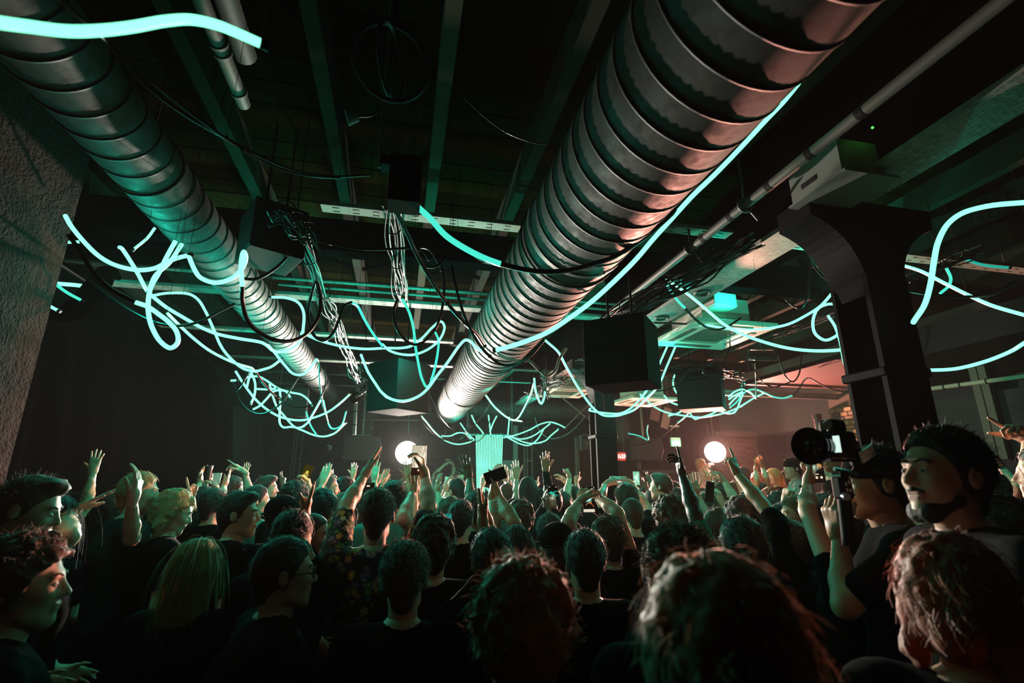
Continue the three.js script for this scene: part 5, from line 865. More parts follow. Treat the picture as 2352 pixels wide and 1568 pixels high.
    mesh('lips', nets([C([-0.015, -0.057, 0.0925], [0.015, -0.057, 0.0925], 0.0065), C([-0.013, -0.069, 0.0905], [0.013, -0.069, 0.0905], 0.007)], 0.003, 0.002).applyMatrix4(hm), lipMat, o);
  }
  if (spec.beard) mesh('beard', nets([C([-0.056, -0.066, 0.020], [-0.017, -0.103, 0.064], 0.0165, 0.0235, { k: 0.01, noise: (x, y, z) => 0.005 * (noise(x * 130 + 9, y * 130, z * 130) - 0.5) }), C([0.056, -0.066, 0.020], [0.017, -0.103, 0.064], 0.0165, 0.0235, { k: 0.01, noise: (x, y, z) => 0.005 * (noise(x * 130 + 9, y * 130, z * 130) - 0.5) }), C([-0.017, -0.103, 0.068], [0.017, -0.103, 0.068], 0.0245, 0.0245, { k: 0.02, noise: (x, y, z) => 0.008 * (noise(x * 120, y * 120, z * 120) - 0.5) }), EL([0, -0.0635, 0.105], [0.019, 0.0095, 0.024], { sub: 1, k: 0.004 }), C([-0.024, -0.052, 0.090], [0, -0.046, 0.099], 0.005, 0.006, { k: 0.004 }), C([0.024, -0.052, 0.090], [0, -0.046, 0.099], 0.005, 0.006, { k: 0.004 })], 0.0042, 0.01).applyMatrix4(hm), HAIRC[hc], o);
  if (spec.glasses) { const gl = mesh('glasses', [new THREE.TorusGeometry(0.021, 0.0025, 5, 18).translate(-0.031, 0.002, 0.1), new THREE.TorusGeometry(0.021, 0.0025, 5, 18).translate(0.031, 0.002, 0.1), rod(V(-0.052, 0.006, 0.1), V(-0.085, 0.006, 0), 0.0025, 5), rod(V(0.052, 0.006, 0.1), V(0.085, 0.006, 0), 0.0025, 5), rod(V(-0.01, 0.004, 0.1), V(0.01, 0.004, 0.1), 0.0025, 5)].map(q => q.applyMatrix4(hm)), M.blackGloss, o); }
  if (extra) extra(o, hm, { hd, chest, S, fwd, left, base });
  people.push({ o, base, H });
  return o;
}
// phones: screen towards the holder
function screenTex(kind) {
  const c = document.createElement('canvas'); c.width = 128; c.height = 256; const x = c.getContext('2d'); x.fillStyle = '#030605'; x.fillRect(0, 0, 128, 256);
  const sv = seed; seed = 100 + kind.length * 37 + kind.charCodeAt(0);
  const line = (col, w, y0, y1, n) => { x.strokeStyle = col; x.lineWidth = w; for (let i = 0; i < n; i++) { x.beginPath(); x.moveTo(rr(0, 128), rr(y0, y1)); x.quadraticCurveTo(rr(0, 128), rr(y0, y1), rr(0, 128), rr(y0, y1)); x.stroke(); } };
  if (kind === 'teal') { line('#1fd9b4', 5, 60, 130, 8); x.fillStyle = '#8ff'; x.fillRect(50, 118, 16, 14); x.fillStyle = '#fff'; x.fillRect(14, 16, 18, 6); x.fillRect(96, 16, 18, 6); x.fillStyle = '#ffd24a'; x.fillRect(58, 214, 8, 8); }
  if (kind === 'gold') { x.fillStyle = '#3a3206'; x.fillRect(0, 0, 128, 150); x.fillStyle = '#d9c84a'; x.beginPath(); x.arc(64, 90, 20, 0, 7); x.fill(); x.fillStyle = '#c8701c'; for (const q of [30, 60, 86]) x.fillRect(q, 180, 14, 40); }
  if (kind === 'amber') { line('#ffb266', 5, 100, 150, 9); x.fillStyle = '#ffd9c0'; x.fillRect(48, 18, 34, 16); x.fillRect(40, 186, 46, 8); for (const q of [24, 64, 102]) { x.beginPath(); x.fillStyle = '#ffe6c8'; x.arc(q, 218, 11, 0, 7); x.fill(); } }
  if (kind === 'lines') { line('#9dffe0', 5, 60, 150, 9); x.fillStyle = '#ff9a4a'; x.fillRect(84, 150, 10, 26); x.strokeStyle = '#c9681e'; x.lineWidth = 7; x.beginPath(); x.arc(70, 210, 46, 3.6, 6.2); x.stroke(); x.fillStyle = '#e9e0c8'; x.fillRect(0, 226, 128, 30); x.fillRect(10, 14, 20, 8); x.fillRect(96, 14, 24, 8); }
  if (kind === 'bright') { x.fillStyle = '#1a8f80'; x.fillRect(0, 0, 128, 256); line('#eafffa', 9, 20, 230, 12); x.fillStyle = '#fff'; x.fillRect(40, 70, 48, 120); }
  if (kind === 'flare') { x.fillStyle = '#cfc7a8'; x.fillRect(0, 0, 128, 256); x.fillStyle = '#fff9e0'; for (let i = 0; i < 9; i++) { x.beginPath(); x.moveTo(80, 130); x.lineTo(rr(0, 128), rr(0, 256)); x.lineTo(rr(0, 128), rr(0, 256)); x.fill(); } x.fillStyle = '#2a1a12'; x.fillRect(0, 196, 128, 60); x.fillStyle = '#ffd8c8'; x.beginPath(); x.arc(64, 218, 9, 0, 7); x.fill(); }
  if (kind === 'pale') { x.fillStyle = '#7fdcae'; x.fillRect(0, 0, 128, 256); line('#f4fff2', 12, 20, 230, 7); }
  seed = sv; const t = new THREE.CanvasTexture(c); t.colorSpace = THREE.SRGBColorSpace; return t;
}
const screens = {};
function phone(label, px, py, depth, opt = {}) {
  const p = atD(px, py, depth), o = tag(group('phone', p), label, 'phone', 'phones held up in the crowd'), w = opt.w ?? 0.076, h = opt.h ?? 0.158;
  const to = EYE.clone().sub(p).normalize(); o.lookAt(EYE); o.rotateZ(opt.roll ?? 0); if (opt.turn) o.rotateY(opt.turn); if (opt.pitch) o.rotateX(opt.pitch);
  mesh('case', new RoundedBoxGeometry(w, h, 0.011, 3, 0.0054), M.blackGloss, o);
  if (opt.screen) {
    const key = opt.screen; if (!screens[key]) screens[key] = new THREE.MeshStandardMaterial({ color: 0x000000, roughness: 0.2, emissive: 0xffffff, emissiveMap: screenTex(key), emissiveIntensity: opt.power ?? 1 });
    const g = new THREE.PlaneGeometry(w * 0.92, h * 0.955); g.translate(0, 0, 0.0062); mesh('screen', g, screens[key], o);
    const l = new THREE.PointLight(opt.tint ?? new THREE.Color(0.5, 1, 0.85), 0.012); l.position.set(0, 0, 0.04); l.castShadow = true; o.add(l);
  }
  const b = new RoundedBoxGeometry(w * 0.34, w * 0.34, 0.004, 2, 0.0018); b.translate(-w * 0.26, h * 0.34, -0.0065); mesh('camera_bump', b, M.black, o);
  return o;
}

// ---------------------------------------------------------------- the crowd
const R90 = Math.PI / 2;
const floral = (() => { const fl = []; const sv = seed; seed = 77; for (let i = 0; i < 150; i++) fl.push([rnd(), rnd(), rr(0.022, 0.05), Math.floor(rnd() * 6), rnd() * 6]); seed = sv; const col = [[0.82, 0.55, 0.22], [0.70, 0.40, 0.45], [0.30, 0.46, 0.16], [0.24, 0.40, 0.22], [0.78, 0.70, 0.55], [0.40, 0.30, 0.48]];
  const t = dataTex(384, 384, (u, v) => { let c = [0.06, 0.075, 0.09]; for (const [x, y, r, k, p] of fl) { let a = u - x, b = v - y; a -= Math.round(a); b -= Math.round(b); const d = Math.hypot(a, b); if (d < r) { const w = r * (0.62 + 0.38 * Math.abs(Math.cos(2.5 * Math.atan2(b, a) + p))); if (d < w) c = d < r * 0.22 ? [0.9, 0.75, 0.3] : col[k]; } } return c; }); return std(0xffffff, 0.85, 0, { map: t }); })();
function withUV(o, s) { const m = o.children.find(c => c.name === 'shirt'); m.geometry = metreUV(m.geometry, s); m.geometry.computeVertexNormals(); return o; }
const P = person;
// nearest heads
P({ label: 'person nearest the camera, light brown messy hair rimmed orange', at: [1655, 1535, 400], hair: 'wavy', hc: 'light', yaw: 0.25, shirt: 0x0a0a0a });
P({ label: 'person with tousled fair curls at the bottom middle', at: [1198, 1462, 262], hair: 'curly', hc: 'light', yaw: 0.15, shirt: 0x0a0a0a });
P({ label: 'person with thick dark hair rimmed pink, in front of the pointing arm', at: [1562, 1332, 205], hair: 'messy', hc: 'brown', yaw: 0.2, shirt: 0x101010 });
P({ label: 'person with cropped brown hair below the floral shirt', at: [930, 1330, 146], hair: 'short', hc: 'brown', yaw: 0.1, shirt: 0x0a0a0a });
P({ label: 'bespectacled person turned right, dark hair with a bright parting edge', at: [655, 1318, 142], hair: 'short', hc: 'dark', yaw: 1.1, look: 0.2, face: true, glasses: true, shirt: 0x080808 });
P({ label: 'person with long straight blonde hair at the lower left', at: [452, 1312, 128], hair: 'long', hc: 'blond', yaw: 0.2, jaw: 'f', shirt: 0x0a0a0a });
P({ label: 'person in profile at the lower left edge, face lit orange', at: [52, 1345, 180], hair: 'curly', hc: 'brown', yaw: 1.0, look: 0.35, face: true, shirt: 0x0a0a0a });
P({ label: 'tall person in profile by the plaster pier, quiff and pink-lit cheek', at: [66, 1172, 165], d: 1.98, hair: 'quiff', hc: 'brown', yaw: 1.0, look: 0.45, tilt: 0.22, face: true, shirt: 0x0a0a0a });
P({ label: 'person half hidden behind the tall profile, pale hand held flat', at: [115, 1205, 120], hair: 'longdark', hc: 'black', yaw: 1.2, look: 0.3, face: true, jaw: 'f', arms: { R: { e: [158, 1232, -0.15], w: [150, 1183, 0.05], t: [205, 1153, 0.1], pose: 'flat', palm: 'd' } }, shirt: 0x0a0a0a });
P({ label: 'person with fringe and dark tee, bent arm raised beside the head', at: [320, 1134, 86], hair: 'short', hc: 'blond', yaw: 0.9, look: 0.5, face: true, shirt: 0x1a2a28, arms: { R: { near: true, e: [302, 1236, -0.3], w: [304, 1150, -0.3], t: [318, 1102, -0.28], pose: 'relaxed', palm: 'l' }, L: { e: [402, 1218, 0.1], w: [440, 1160, 0.1], t: [425, 1108, 0.1], pose: 'point', palm: 'f' } } });
P({ label: 'person with fair bobbed hair leaning down beside the pointing finger', at: [398, 1178, 86], hair: 'wavy', hc: 'blond', yaw: 1.0, look: 0.2, tilt: 0.3, jaw: 'f', face: true, shirt: 0x0c0c0c });
P({ label: 'person with swept hair in sharp profile, face tinted teal', at: [550, 1183, 92], hair: 'quiff', hc: 'dark', yaw: 1.15, look: 0.4, face: true, shirt: 0x0a0a0a });
P({ label: 'person with a dark round head behind the teal profile', at: [492, 1162, 70], hair: 'short', hc: 'black', yaw: 0.5, shirt: 0x0a0a0a });
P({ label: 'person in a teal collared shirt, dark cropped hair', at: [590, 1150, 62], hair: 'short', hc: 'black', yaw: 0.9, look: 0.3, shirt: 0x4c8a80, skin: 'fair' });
P({ label: 'bearded person in profile by the edge of the charcoal drape', at: [612, 1122, 52], hair: 'quiff', hc: 'dark', yaw: 1.2, look: 0.3, beard: true, face: true, shirt: 0x141414 });
P({ label: 'person in the left crowd holding a cup high', at: [535, 1125, 52], hair: 'messy', hc: 'dark', yaw: 0.9, shirt: 0x101412, arms: { R: { e: [500, 1160, 0.0], w: [497, 1118, 0.0], t: [482, 1096, 0.0], pose: 'grip', palm: 'l' } } });
P({ label: 'person raising a bent green-lit forearm at the drape', at: [545, 1160, 60], hair: 'short', hc: 'dark', yaw: 0.6, shirt: 0x0d1110, arms: { R: { e: [575, 1145, 0.0], w: [562, 1085, 0.0], t: [535, 1063, 0.0], pose: 'droop', palm: 'd' } } });
P({ label: 'person with two thin raised hands in front of the black drape', at: [470, 1150, 58], hair: 'long', hc: 'dark', yaw: 0.6, jaw: 'f', shirt: 0x101010, arms: { L: { e: [448, 1145, 0.05], w: [458, 1108, 0.1], t: [463, 1076, 0.1], pose: 'relaxed', palm: 'r' }, R: { e: [508, 1140, 0.05], w: [515, 1115, 0.05], t: [528, 1085, 0.05], pose: 'flat', palm: 'l' } } });
P({ label: 'person with long shiny hair, ear showing, behind the raised peace sign', at: [678, 1148, 72], hair: 'messy', hc: 'black', yaw: 0.5, shirt: 0x0d1513, arms: { R: { phone: ['phone with a golden screen held up left of the steel channel', 703, 1090, { screen: 'gold', roll: -0.3, tint: new THREE.Color(1, 0.8, 0.2) }], e: [700, 1190, 0.05], w: [712, 1130, 0.1], t: [705, 1085, 0.1], pose: 'grip', palm: 'l' } } });
P({ label: 'person in a beanie below the silver hair, left of the peace sign', at: [648, 1190, 92], hair: 'buzz', hc: 'black', yaw: 0.3, cap: 0x101412, capBack: true, shirt: 0x0b0b0b });
P({ label: 'unseen-headed person whose forearm makes a peace sign', at: [672, 1240, 118], hair: 'short', hc: 'dark', yaw: 0.2, shirt: 0x0b0b0b, arms: { R: { e: [690, 1262, -0.1], w: [694, 1196, 0.0], t: [716, 1135, 0.02], pose: 'peace', palm: 'l' } } });
P({ label: 'bald person in profile facing right, back row left', at: [752, 1122, 56], hair: 'buzz', hc: 'grey', yaw: 1.1, look: 0.4, face: true, shirt: 0x30363a });
P({ label: 'person with curly dark hair looking up at the blinder', at: [792, 1128, 50], hair: 'curly', hc: 'black', yaw: 0.9, look: 0.3, shirt: 0x14181a });
P({ label: 'person filming with an amber-lit phone, left of the floral shirt', at: [740, 1172, 80], hair: 'messy', hc: 'black', yaw: 0.3, shirt: 0x3f6d68, arms: { R: { phone: ['phone with amber dots on screen, left of the floral shirt', 736, 1157, { screen: 'amber', tint: new THREE.Color(1, 0.7, 0.4) }], e: [760, 1190, -0.08], w: [746, 1163, 0.08], t: [738, 1135, 0.12], pose: 'grip', palm: 'l', band: 0x101010 } } });
P({ label: 'person with a shaved dark head and pale brow, low beside the floral shirt', at: [718, 1232, 92], hair: 'buzz', hc: 'black', yaw: 1.1, look: 0.7, face: true, skin: 'brown', shirt: 0x0d2a26 });
withUV(P({ label: 'person in a floral shirt with both arms up, cropped brown hair', at: [866, 1186, 110], hair: 'short', hc: 'brown', yaw: 0.05, sleeve: 0.75, shirtMat: floral, build: 1.05, arms: { L: { e: [797, 1160, 0.22], w: [835, 1096, 0.42], t: [862, 1046, 0.5], pose: 'flat', palm: 'r' }, R: { phone: ['phone held before the white blinder, screen washed out', 962, 1056, { screen: 'flare', h: 0.165, w: 0.08, tint: new THREE.Color(1, 0.9, 0.7) }], e: [985, 1165, 0.12], w: [977, 1098, 0.32], t: [966, 1040, 0.34], pose: 'grip', palm: 'l' } } }), 0.42);
P({ label: 'person with thick curly top in front of the bright phone', at: [995, 1258, 116], hair: 'curly', hc: 'dark', yaw: 0.05, shirt: 0x0a0a0a });
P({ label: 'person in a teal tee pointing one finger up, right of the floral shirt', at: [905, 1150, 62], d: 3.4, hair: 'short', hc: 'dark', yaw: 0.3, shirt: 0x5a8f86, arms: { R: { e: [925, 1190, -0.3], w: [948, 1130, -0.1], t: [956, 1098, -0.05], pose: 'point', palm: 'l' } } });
P({ label: 'person on the raised stage side, slim, hand lifting a red cup', at: [886, 1100, 27], hair: 'messy', hc: 'dark', yaw: 1.3, shirt: 0x8a8a88, arms: { R: { e: [905, 1116, 0.0], w: [915, 1108, 0.0], t: [925, 1098, 0.0], pose: 'grip', palm: 'd' } } });
P({ label: 'person bent over with headphones at the decks, hand near a drum', at: [935, 1122, 30], hair: 'short', hc: 'blond', yaw: 0.8, shirt: 0xb0b0a8 });
P({ label: 'person holding a small camera overhead, right of the white blinder', at: [1006, 1096, 26], hair: 'short', hc: 'light', yaw: 2.6, beard: true, shirt: 0x9aa0a0, arms: { R: { phone: ['small white camera-like phone held overhead near the decks', 1033, 1062, { roll: R90 }], e: [998, 1088, 0.0], w: [1022, 1066, 0.05], t: [1036, 1060, 0.05], pose: 'grip', palm: 'd' }, L: { e: [1042, 1084, 0.0], w: [1040, 1066, 0.05], t: [1034, 1058, 0.05], pose: 'grip', palm: 'd' } } });
P({ label: 'person in a cap and open overshirt facing the room by the light curtain', at: [1056, 1092, 28], hair: 'short', hc: 'dark', yaw: 2.9, face: true, beard: true, cap: 0x3a4a46, shirt: 0x4a5a50, sleeve: 1.9 });
P({ label: 'person in a pale cap bent over the decks under the light curtain', at: [1146, 1084, 32], hair: 'short', hc: 'dark', yaw: -0.9, cap: 0xd8d4c8, capBack: true, shirt: 0x1c2422, sleeve: 1.9, arms: { L: { e: [1112, 1110, 0.0], w: [1124, 1100, 0.0], t: [1132, 1092, 0.0], pose: 'relaxed', palm: 'd' } } });
P({ label: 'person with a dark head bowed, black tee, in front of the light curtain', at: [1050, 1130, 56], hair: 'buzz', hc: 'dark', yaw: -0.4, tilt: 0.3, shirt: 0x080808, arms: { L: { phone: ['small yellow-cased phone with white picture, centre', 1029, 1110, { screen: 'pale', w: 0.07, h: 0.14 }], e: [1020, 1160, -0.1], w: [1028, 1130, 0.05], t: [1026, 1106, 0.05], pose: 'grip', palm: 'r' } } });
P({ label: 'person with open dark hand raised before the light curtain, watch on wrist', at: [1090, 1170, 72], hair: 'short', hc: 'dark', yaw: 0.0, skin: 'brown', shirt: 0x0c0f0e, arms: { R: { e: [1080, 1150, 0.05], w: [1078, 1098, 0.2], t: [1071, 1062, 0.22], pose: 'open', palm: 'f', band: 0x3ad0b8 } } });
P({ label: 'person with cupped dark hand raised, forearm in front of the black tee', at: [1030, 1180, 64], hair: 'messy', hc: 'brown', yaw: 0.0, shirt: 0x101010, arms: { L: { e: [1010, 1165, 0.0], w: [1005, 1130, 0.0], t: [1004, 1105, 0.0], pose: 'claw', palm: 'r' } } });
P({ label: 'person with a white-edged black tee and bent head, centre crowd', at: [1060, 1195, 80], hair: 'short', hc: 'black', yaw: 0.4, shirt: 0x0a0a0a });
P({ label: 'person low in the centre with slim hands pressed together overhead', at: [1128, 1290, 128], hair: 'short', hc: 'black', yaw: 0.0, shirt: 0x08100e, skin: 'tan', arms: { L: { e: [1160, 1290, -0.1], w: [1112, 1215, 0.05], t: [1100, 1150, 0.12], pose: 'flat', palm: 'r' }, R: { e: [1178, 1300, 0.0], w: [1124, 1210, 0.06], t: [1108, 1150, 0.13], pose: 'flat', palm: 'l' } } });
P({ label: 'person reaching both hands together very high, centre', at: [1185, 1262, 96], hair: 'longdark', hc: 'black', yaw: 0.0, jaw: 'f', skin: 'tan', shirt: 0x0a0a0a, sleeve: 0.3, arms: { L: { e: [1136, 1210, 0.12], w: [1130, 1150, 0.3], t: [1130, 1105, 0.35], pose: 'flat', palm: 'r' }, R: { phone: ['dark phone with a sharp green edge over the centre', 1138, 1092, { roll: R90 + 0.35, pitch: 0.5 }], e: [1180, 1200, 0.1], w: [1146, 1140, 0.3], t: [1132, 1100, 0.35], pose: 'flat', palm: 'l' } } });
P({ label: 'person with a tan hand lifting a dark bottle, centre back', at: [1165, 1140, 50], hair: 'messy', hc: 'brown', yaw: -0.2, shirt: 0x4a5a58, arms: { R: { e: [1172, 1125, 0.1], w: [1162, 1105, 0.15], t: [1160, 1085, 0.15], pose: 'open', palm: 'f' } } });
P({ label: 'person with curly brown hair rimmed gold, centre right', at: [1195, 1196, 74], hair: 'curly', hc: 'brown', yaw: 0.2, shirt: 0x0a0a0a });
P({ label: 'person with short waved hair right of the gold-rimmed curls', at: [1230, 1175, 46], hair: 'messy', hc: 'brown', yaw: 0.3, shirt: 0x0a0a0a });
P({ label: 'person with straight dark hair, one slim wristbanded arm straight up', at: [1212, 1126, 54], hair: 'longdark', hc: 'black', yaw: 0.1, jaw: 'f', shirt: 0x262a28, arms: { L: { e: [1188, 1140, 0.0], w: [1186, 1098, 0.1], t: [1184, 1066, 0.1], pose: 'claw', palm: 'f', band: 0x101010 } } });
P({ label: 'person in a dark hoodie with a splayed hand straight up', at: [1268, 1158, 62], hair: 'short', hc: 'black', yaw: 0.0, sleeve: 1.96, shirt: 0x11201e, skin: 'tan', arms: { L: { e: [1262, 1150, 0.1], w: [1254, 1084, 0.3], t: [1252, 1046, 0.3], pose: 'open', palm: 'f' } } });
P({ label: 'person with a drooping fist raised above wavy hair', at: [1292, 1162, 52], hair: 'wavy', hc: 'dark', yaw: 0.0, shirt: 0x151515, arms: { R: { e: [1302, 1135, 0.05], w: [1308, 1098, 0.1], t: [1302, 1074, 0.1], pose: 'fist', palm: 'l' } } });
P({ label: 'person with a limp pale hand held out, centre right', at: [1318, 1145, 50], hair: 'short', hc: 'dark', yaw: 0.2, shirt: 0x151a19, arms: { L: { e: [1316, 1126, 0.0], w: [1304, 1110, 0.0], t: [1290, 1094, 0.0], pose: 'claw', palm: 'd' } } });
P({ label: 'person with dark bushy hair behind the teal-lit phone', at: [1240, 1158, 54], hair: 'curly', hc: 'black', yaw: 0.1, shirt: 0x0a0a0a });
P({ label: 'person in black holding the teal-lit phone, ring on the finger', at: [1262, 1228, 84], hair: 'short', hc: 'black', yaw: 0.0, skin: 'brown', sleeve: 1.9, shirt: 0x090909, arms: { R: { phone: ['phone with a teal light picture held by the ringed hand', 1270, 1140, { screen: 'teal' }], e: [1292, 1212, 0.0], w: [1272, 1178, 0.12], t: [1266, 1146, 0.16], pose: 'grip', palm: 'f' } } });
P({ label: 'person in a dark round cap low in the centre right', at: [1280, 1262, 108], hair: 'buzz', hc: 'black', yaw: 0.2, cap: 0x0b0b0b, capBack: true, shirt: 0x0a0a0a });
P({ label: 'person with a dark head low behind the fair curls, centre right', at: [1345, 1292, 128], hair: 'short', hc: 'black', yaw: 0.2, shirt: 0x0a0a0a });
P({ label: 'person with tattooed teal-lit arm crossing to the white-edged phone', at: [1395, 1242, 92], hair: 'messy', hc: 'brown', yaw: -0.1, shirt: 0x0a0a0a, sleeve: 0.35, arms: { L: { e: [1306, 1198, -0.1], w: [1330, 1152, 0.05], t: [1352, 1132, 0.08], pose: 'grip', palm: 'r' }, R: { phone: ['phone showing white light lines with an attached pale strip', 1352, 1147, { screen: 'lines', roll: 0.02 }], e: [1418, 1178, 0.1], w: [1372, 1140, 0.14], t: [1352, 1128, 0.12], pose: 'grip', palm: 'l' } } });
P({ label: 'person filming sideways with both hands, forearm tattoo', at: [1438, 1148, 62], hair: 'wavy', hc: 'brown', yaw: -0.1, shirt: 0x1a1414, arms: { L: { e: [1378, 1146, 0.0], w: [1392, 1112, 0.1], t: [1414, 1098, 0.1], pose: 'grip', palm: 'r' }, R: { phone: ['phone held sideways with a bright teal screen', 1420, 1103, { screen: 'bright', roll: R90 - 0.05 }], e: [1488, 1168, -0.1], w: [1452, 1112, 0.1], t: [1428, 1094, 0.1], pose: 'grip', palm: 'l' } } });
P({ label: 'person with a green-tinted buzz cut and wide collar', at: [1452, 1184, 70], hair: 'buzz', hc: 'brown', yaw: 0.1, shirt: 0x0a0a0a, tilt: 0.1 });
P({ label: 'person with thick brown hair, bare neck, looking left', at: [1517, 1118, 54], hair: 'quiff', hc: 'brown', yaw: -0.5, look: -0.3, shirt: 0x0c0c0c });
P({ label: 'person with a dark bob just behind the brown hair', at: [1548, 1128, 40], hair: 'short', hc: 'dark', yaw: 0.0, shirt: 0x241c1c });
P({ label: 'person with gold-flecked fade haircut left of the pointing arm', at: [1540, 1196, 90], hair: 'curly', hc: 'brown', yaw: -0.1, shirt: 0x0a0a0a });
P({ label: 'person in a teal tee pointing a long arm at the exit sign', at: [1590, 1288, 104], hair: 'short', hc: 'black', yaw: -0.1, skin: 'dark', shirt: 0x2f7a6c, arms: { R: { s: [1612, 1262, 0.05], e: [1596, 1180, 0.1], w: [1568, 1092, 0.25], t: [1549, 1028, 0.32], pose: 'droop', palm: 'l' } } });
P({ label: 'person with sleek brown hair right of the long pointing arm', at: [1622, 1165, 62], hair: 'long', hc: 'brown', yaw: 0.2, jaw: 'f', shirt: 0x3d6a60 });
P({ label: 'person with bare shoulder and pale arm behind the long pointing arm', at: [1644, 1212, 72], hair: 'bun', hc: 'brown', yaw: 0.1, jaw: 'f', sleeve: 0.1, shirt: 0x0c0c0c, arms: { L: { e: [1622, 1190, 0.1], w: [1600, 1135, 0.3], t: [1592, 1098, 0.3], pose: 'open', palm: 'f' } } });
P({ label: 'person with dark wavy hair rimmed orange filming downwards', at: [1706, 1192, 86], hair: 'wavy', hc: 'dark', yaw: -0.2, shirt: 0x0a0a0a });
P({ label: 'person with a black head below the orange-rimmed hair', at: [1706, 1262, 130], hair: 'short', hc: 'black', yaw: 0.1, shirt: 0x0a0a0a });
P({ label: 'person in glasses looking left, collared shirt, behind the slanted arm', at: [1660, 1136, 50], hair: 'messy', hc: 'brown', yaw: -1.1, look: -0.3, face: true, glasses: true, shirt: 0x9aa69c });
P({ label: 'person whose slanted arm points at the pink blinder', at: [1722, 1160, 62], hair: 'short', hc: 'brown', yaw: -0.2, shirt: 0x141414, arms: { L: { e: [1690, 1150, 0.0], w: [1663, 1105, 0.1], t: [1640, 1080, 0.12], pose: 'droop', palm: 'l' } } });
P({ label: 'person in black with the longest slanted arm, hand open to the blinder', at: [1812, 1252, 100], hair: 'short', hc: 'brown', yaw: -0.25, shirt: 0x090909, skin: 'tan', arms: { L: { s: [1800, 1225, 0.0], e: [1752, 1160, 0.15], w: [1694, 1090, 0.35], t: [1678, 1050, 0.4], pose: 'point', palm: 'f' } } });
P({ label: 'person dancing behind the decks in a pale top, arm out, pink haze', at: [1611, 1068, 26], hair: 'short', hc: 'blond', yaw: 1.6, shirt: 0xd8b8b0, arms: { R: { e: [1628, 1068, 0.0], w: [1640, 1066, 0.0], t: [1650, 1070, 0.0], pose: 'relaxed', palm: 'd' } } });
P({ label: 'person with round dark hair close to the pink blinder', at: [1706, 1092, 34], hair: 'short', hc: 'dark', yaw: -0.5, shirt: 0x1a1616 });
P({ label: 'person with curly hair and glasses at the right wall', at: [1740, 1104, 31], hair: 'curly', hc: 'light', yaw: -2.4, glasses: true, face: true, jaw: 'f', shirt: 0x2a2020 });
P({ label: 'person with platinum hair in profile at the right wall', at: [1776, 1096, 36], hair: 'long', hc: 'blond', yaw: -1.3, face: true, jaw: 'f', skin: 'pale', shirt: 0x0e0e0e });
P({ label: 'person with two raised hands in front of the platinum hair', at: [1745, 1130, 38], hair: 'short', hc: 'dark', yaw: -0.3, skin: 'tan', shirt: 0x121212, arms: { L: { e: [1738, 1104, 0.0], w: [1736, 1080, 0.05], t: [1738, 1058, 0.05], pose: 'open', palm: 'f' }, R: { e: [1760, 1098, 0.0], w: [1752, 1074, 0.05], t: [1748, 1054, 0.05], pose: 'open', palm: 'f' } } });
P({ label: 'person in a pale hoodie and backward cap, looking left', at: [1820, 1076, 40], d: 6.2, hair: 'short', hc: 'dark', yaw: -1.0, look: -0.4, face: true, cap: 0x1a1414, capBack: true, shirt: 0x9aa29a, sleeve: 1.9 });
P({ label: 'person with dark hair and bright cheek under the pale hoodie', at: [1802, 1102, 34], hair: 'longdark', hc: 'dark', yaw: -1.2, face: true, jaw: 'f', skin: 'tan', shirt: 0x141010 });
P({ label: 'person with ginger hair looking down, right crowd', at: [1772, 1150, 50], hair: 'messy', hc: 'ginger', yaw: -0.9, tilt: 0.35, face: true, skin: 'pale', shirt: 0x121212 });
P({ label: 'person with a broad fair neck in profile looking left, earring', at: [1830, 1185, 80], hair: 'short', hc: 'light', yaw: -1.0, look: -0.35, face: true, shirt: 0x0a0a0a });
P({ label: 'person with hands clasped overhead, right crowd', at: [1798, 1200, 75], hair: 'short', hc: 'black', yaw: 0, shirt: 0x0c0c0c, arms: { L: { e: [1800, 1180, 0.05], w: [1802, 1152, 0.1], t: [1808, 1124, 0.1], pose: 'fist', palm: 'r' } } });
P({ label: 'person with bracelets holding up a small phone, green-lit arm', at: [1918, 1222, 118], hair: 'short', hc: 'black', yaw: -0.5, sleeve: 0.3, shirt: 0x0a0a0a, arms: { L: { phone: ['small phone with icons beside the bracelets', 1871, 1072, { screen: 'amber', roll: 0.05 }], e: [1856, 1172, 0.05], w: [1855, 1112, 0.1], t: [1866, 1068, 0.12], pose: 'point', palm: 'f', band: 0x0d3a33 } } });
P({ label: 'person with bushy ginger hair behind the video camera', at: [1902, 1070, 52], hair: 'curly', hc: 'ginger', yaw: -0.6, shirt: 0x1a1410 });
P({ label: 'person with dark hair deep behind the gimbal', at: [1888, 1170, 62], hair: 'messy', hc: 'dark', yaw: -0.7, shirt: 0x0c0c0c });
// the camera operator and neighbours at the right
P({ label: 'camera operator in black working the gimbal, cap on', at: [2010, 1110, 150], d: 1.85, hair: 'short', hc: 'black', yaw: -0.9, look: -0.2, cap: 0x080808, capBack: true, shirt: 0x070707, sleeve: 0.7, skin: 'tan', arms: { L: { e: [1942, 1390, -0.25], w: [1928, 1238, -0.25], t: [1908, 1160, -0.25], pose: 'grip', palm: 'r' }, R: { e: [2075, 1300, 0.05], w: [1995, 1240, 0.05], t: [1950, 1200, 0.05], pose: 'grip', palm: 'l' } } });
P({ label: 'bearded person in strong profile at the right, grey-yoked black tee', at: [2168, 1092, 200], d: 1.38, hair: 'short', hc: 'black', yaw: -1.15, look: -0.30, tilt: -0.12, face: true, beard: true, shirt: 0x2c2a2a, sleeve: 0.8 });
P({ label: 'person with straight blonde hair looking down beside the column', at: [2050, 1118, 62], hair: 'long', hc: 'blond', yaw: -1.2, tilt: 0.3, face: true, jaw: 'f', skin: 'pale', sleeve: 0.05, shirt: 0x2a6a5e });
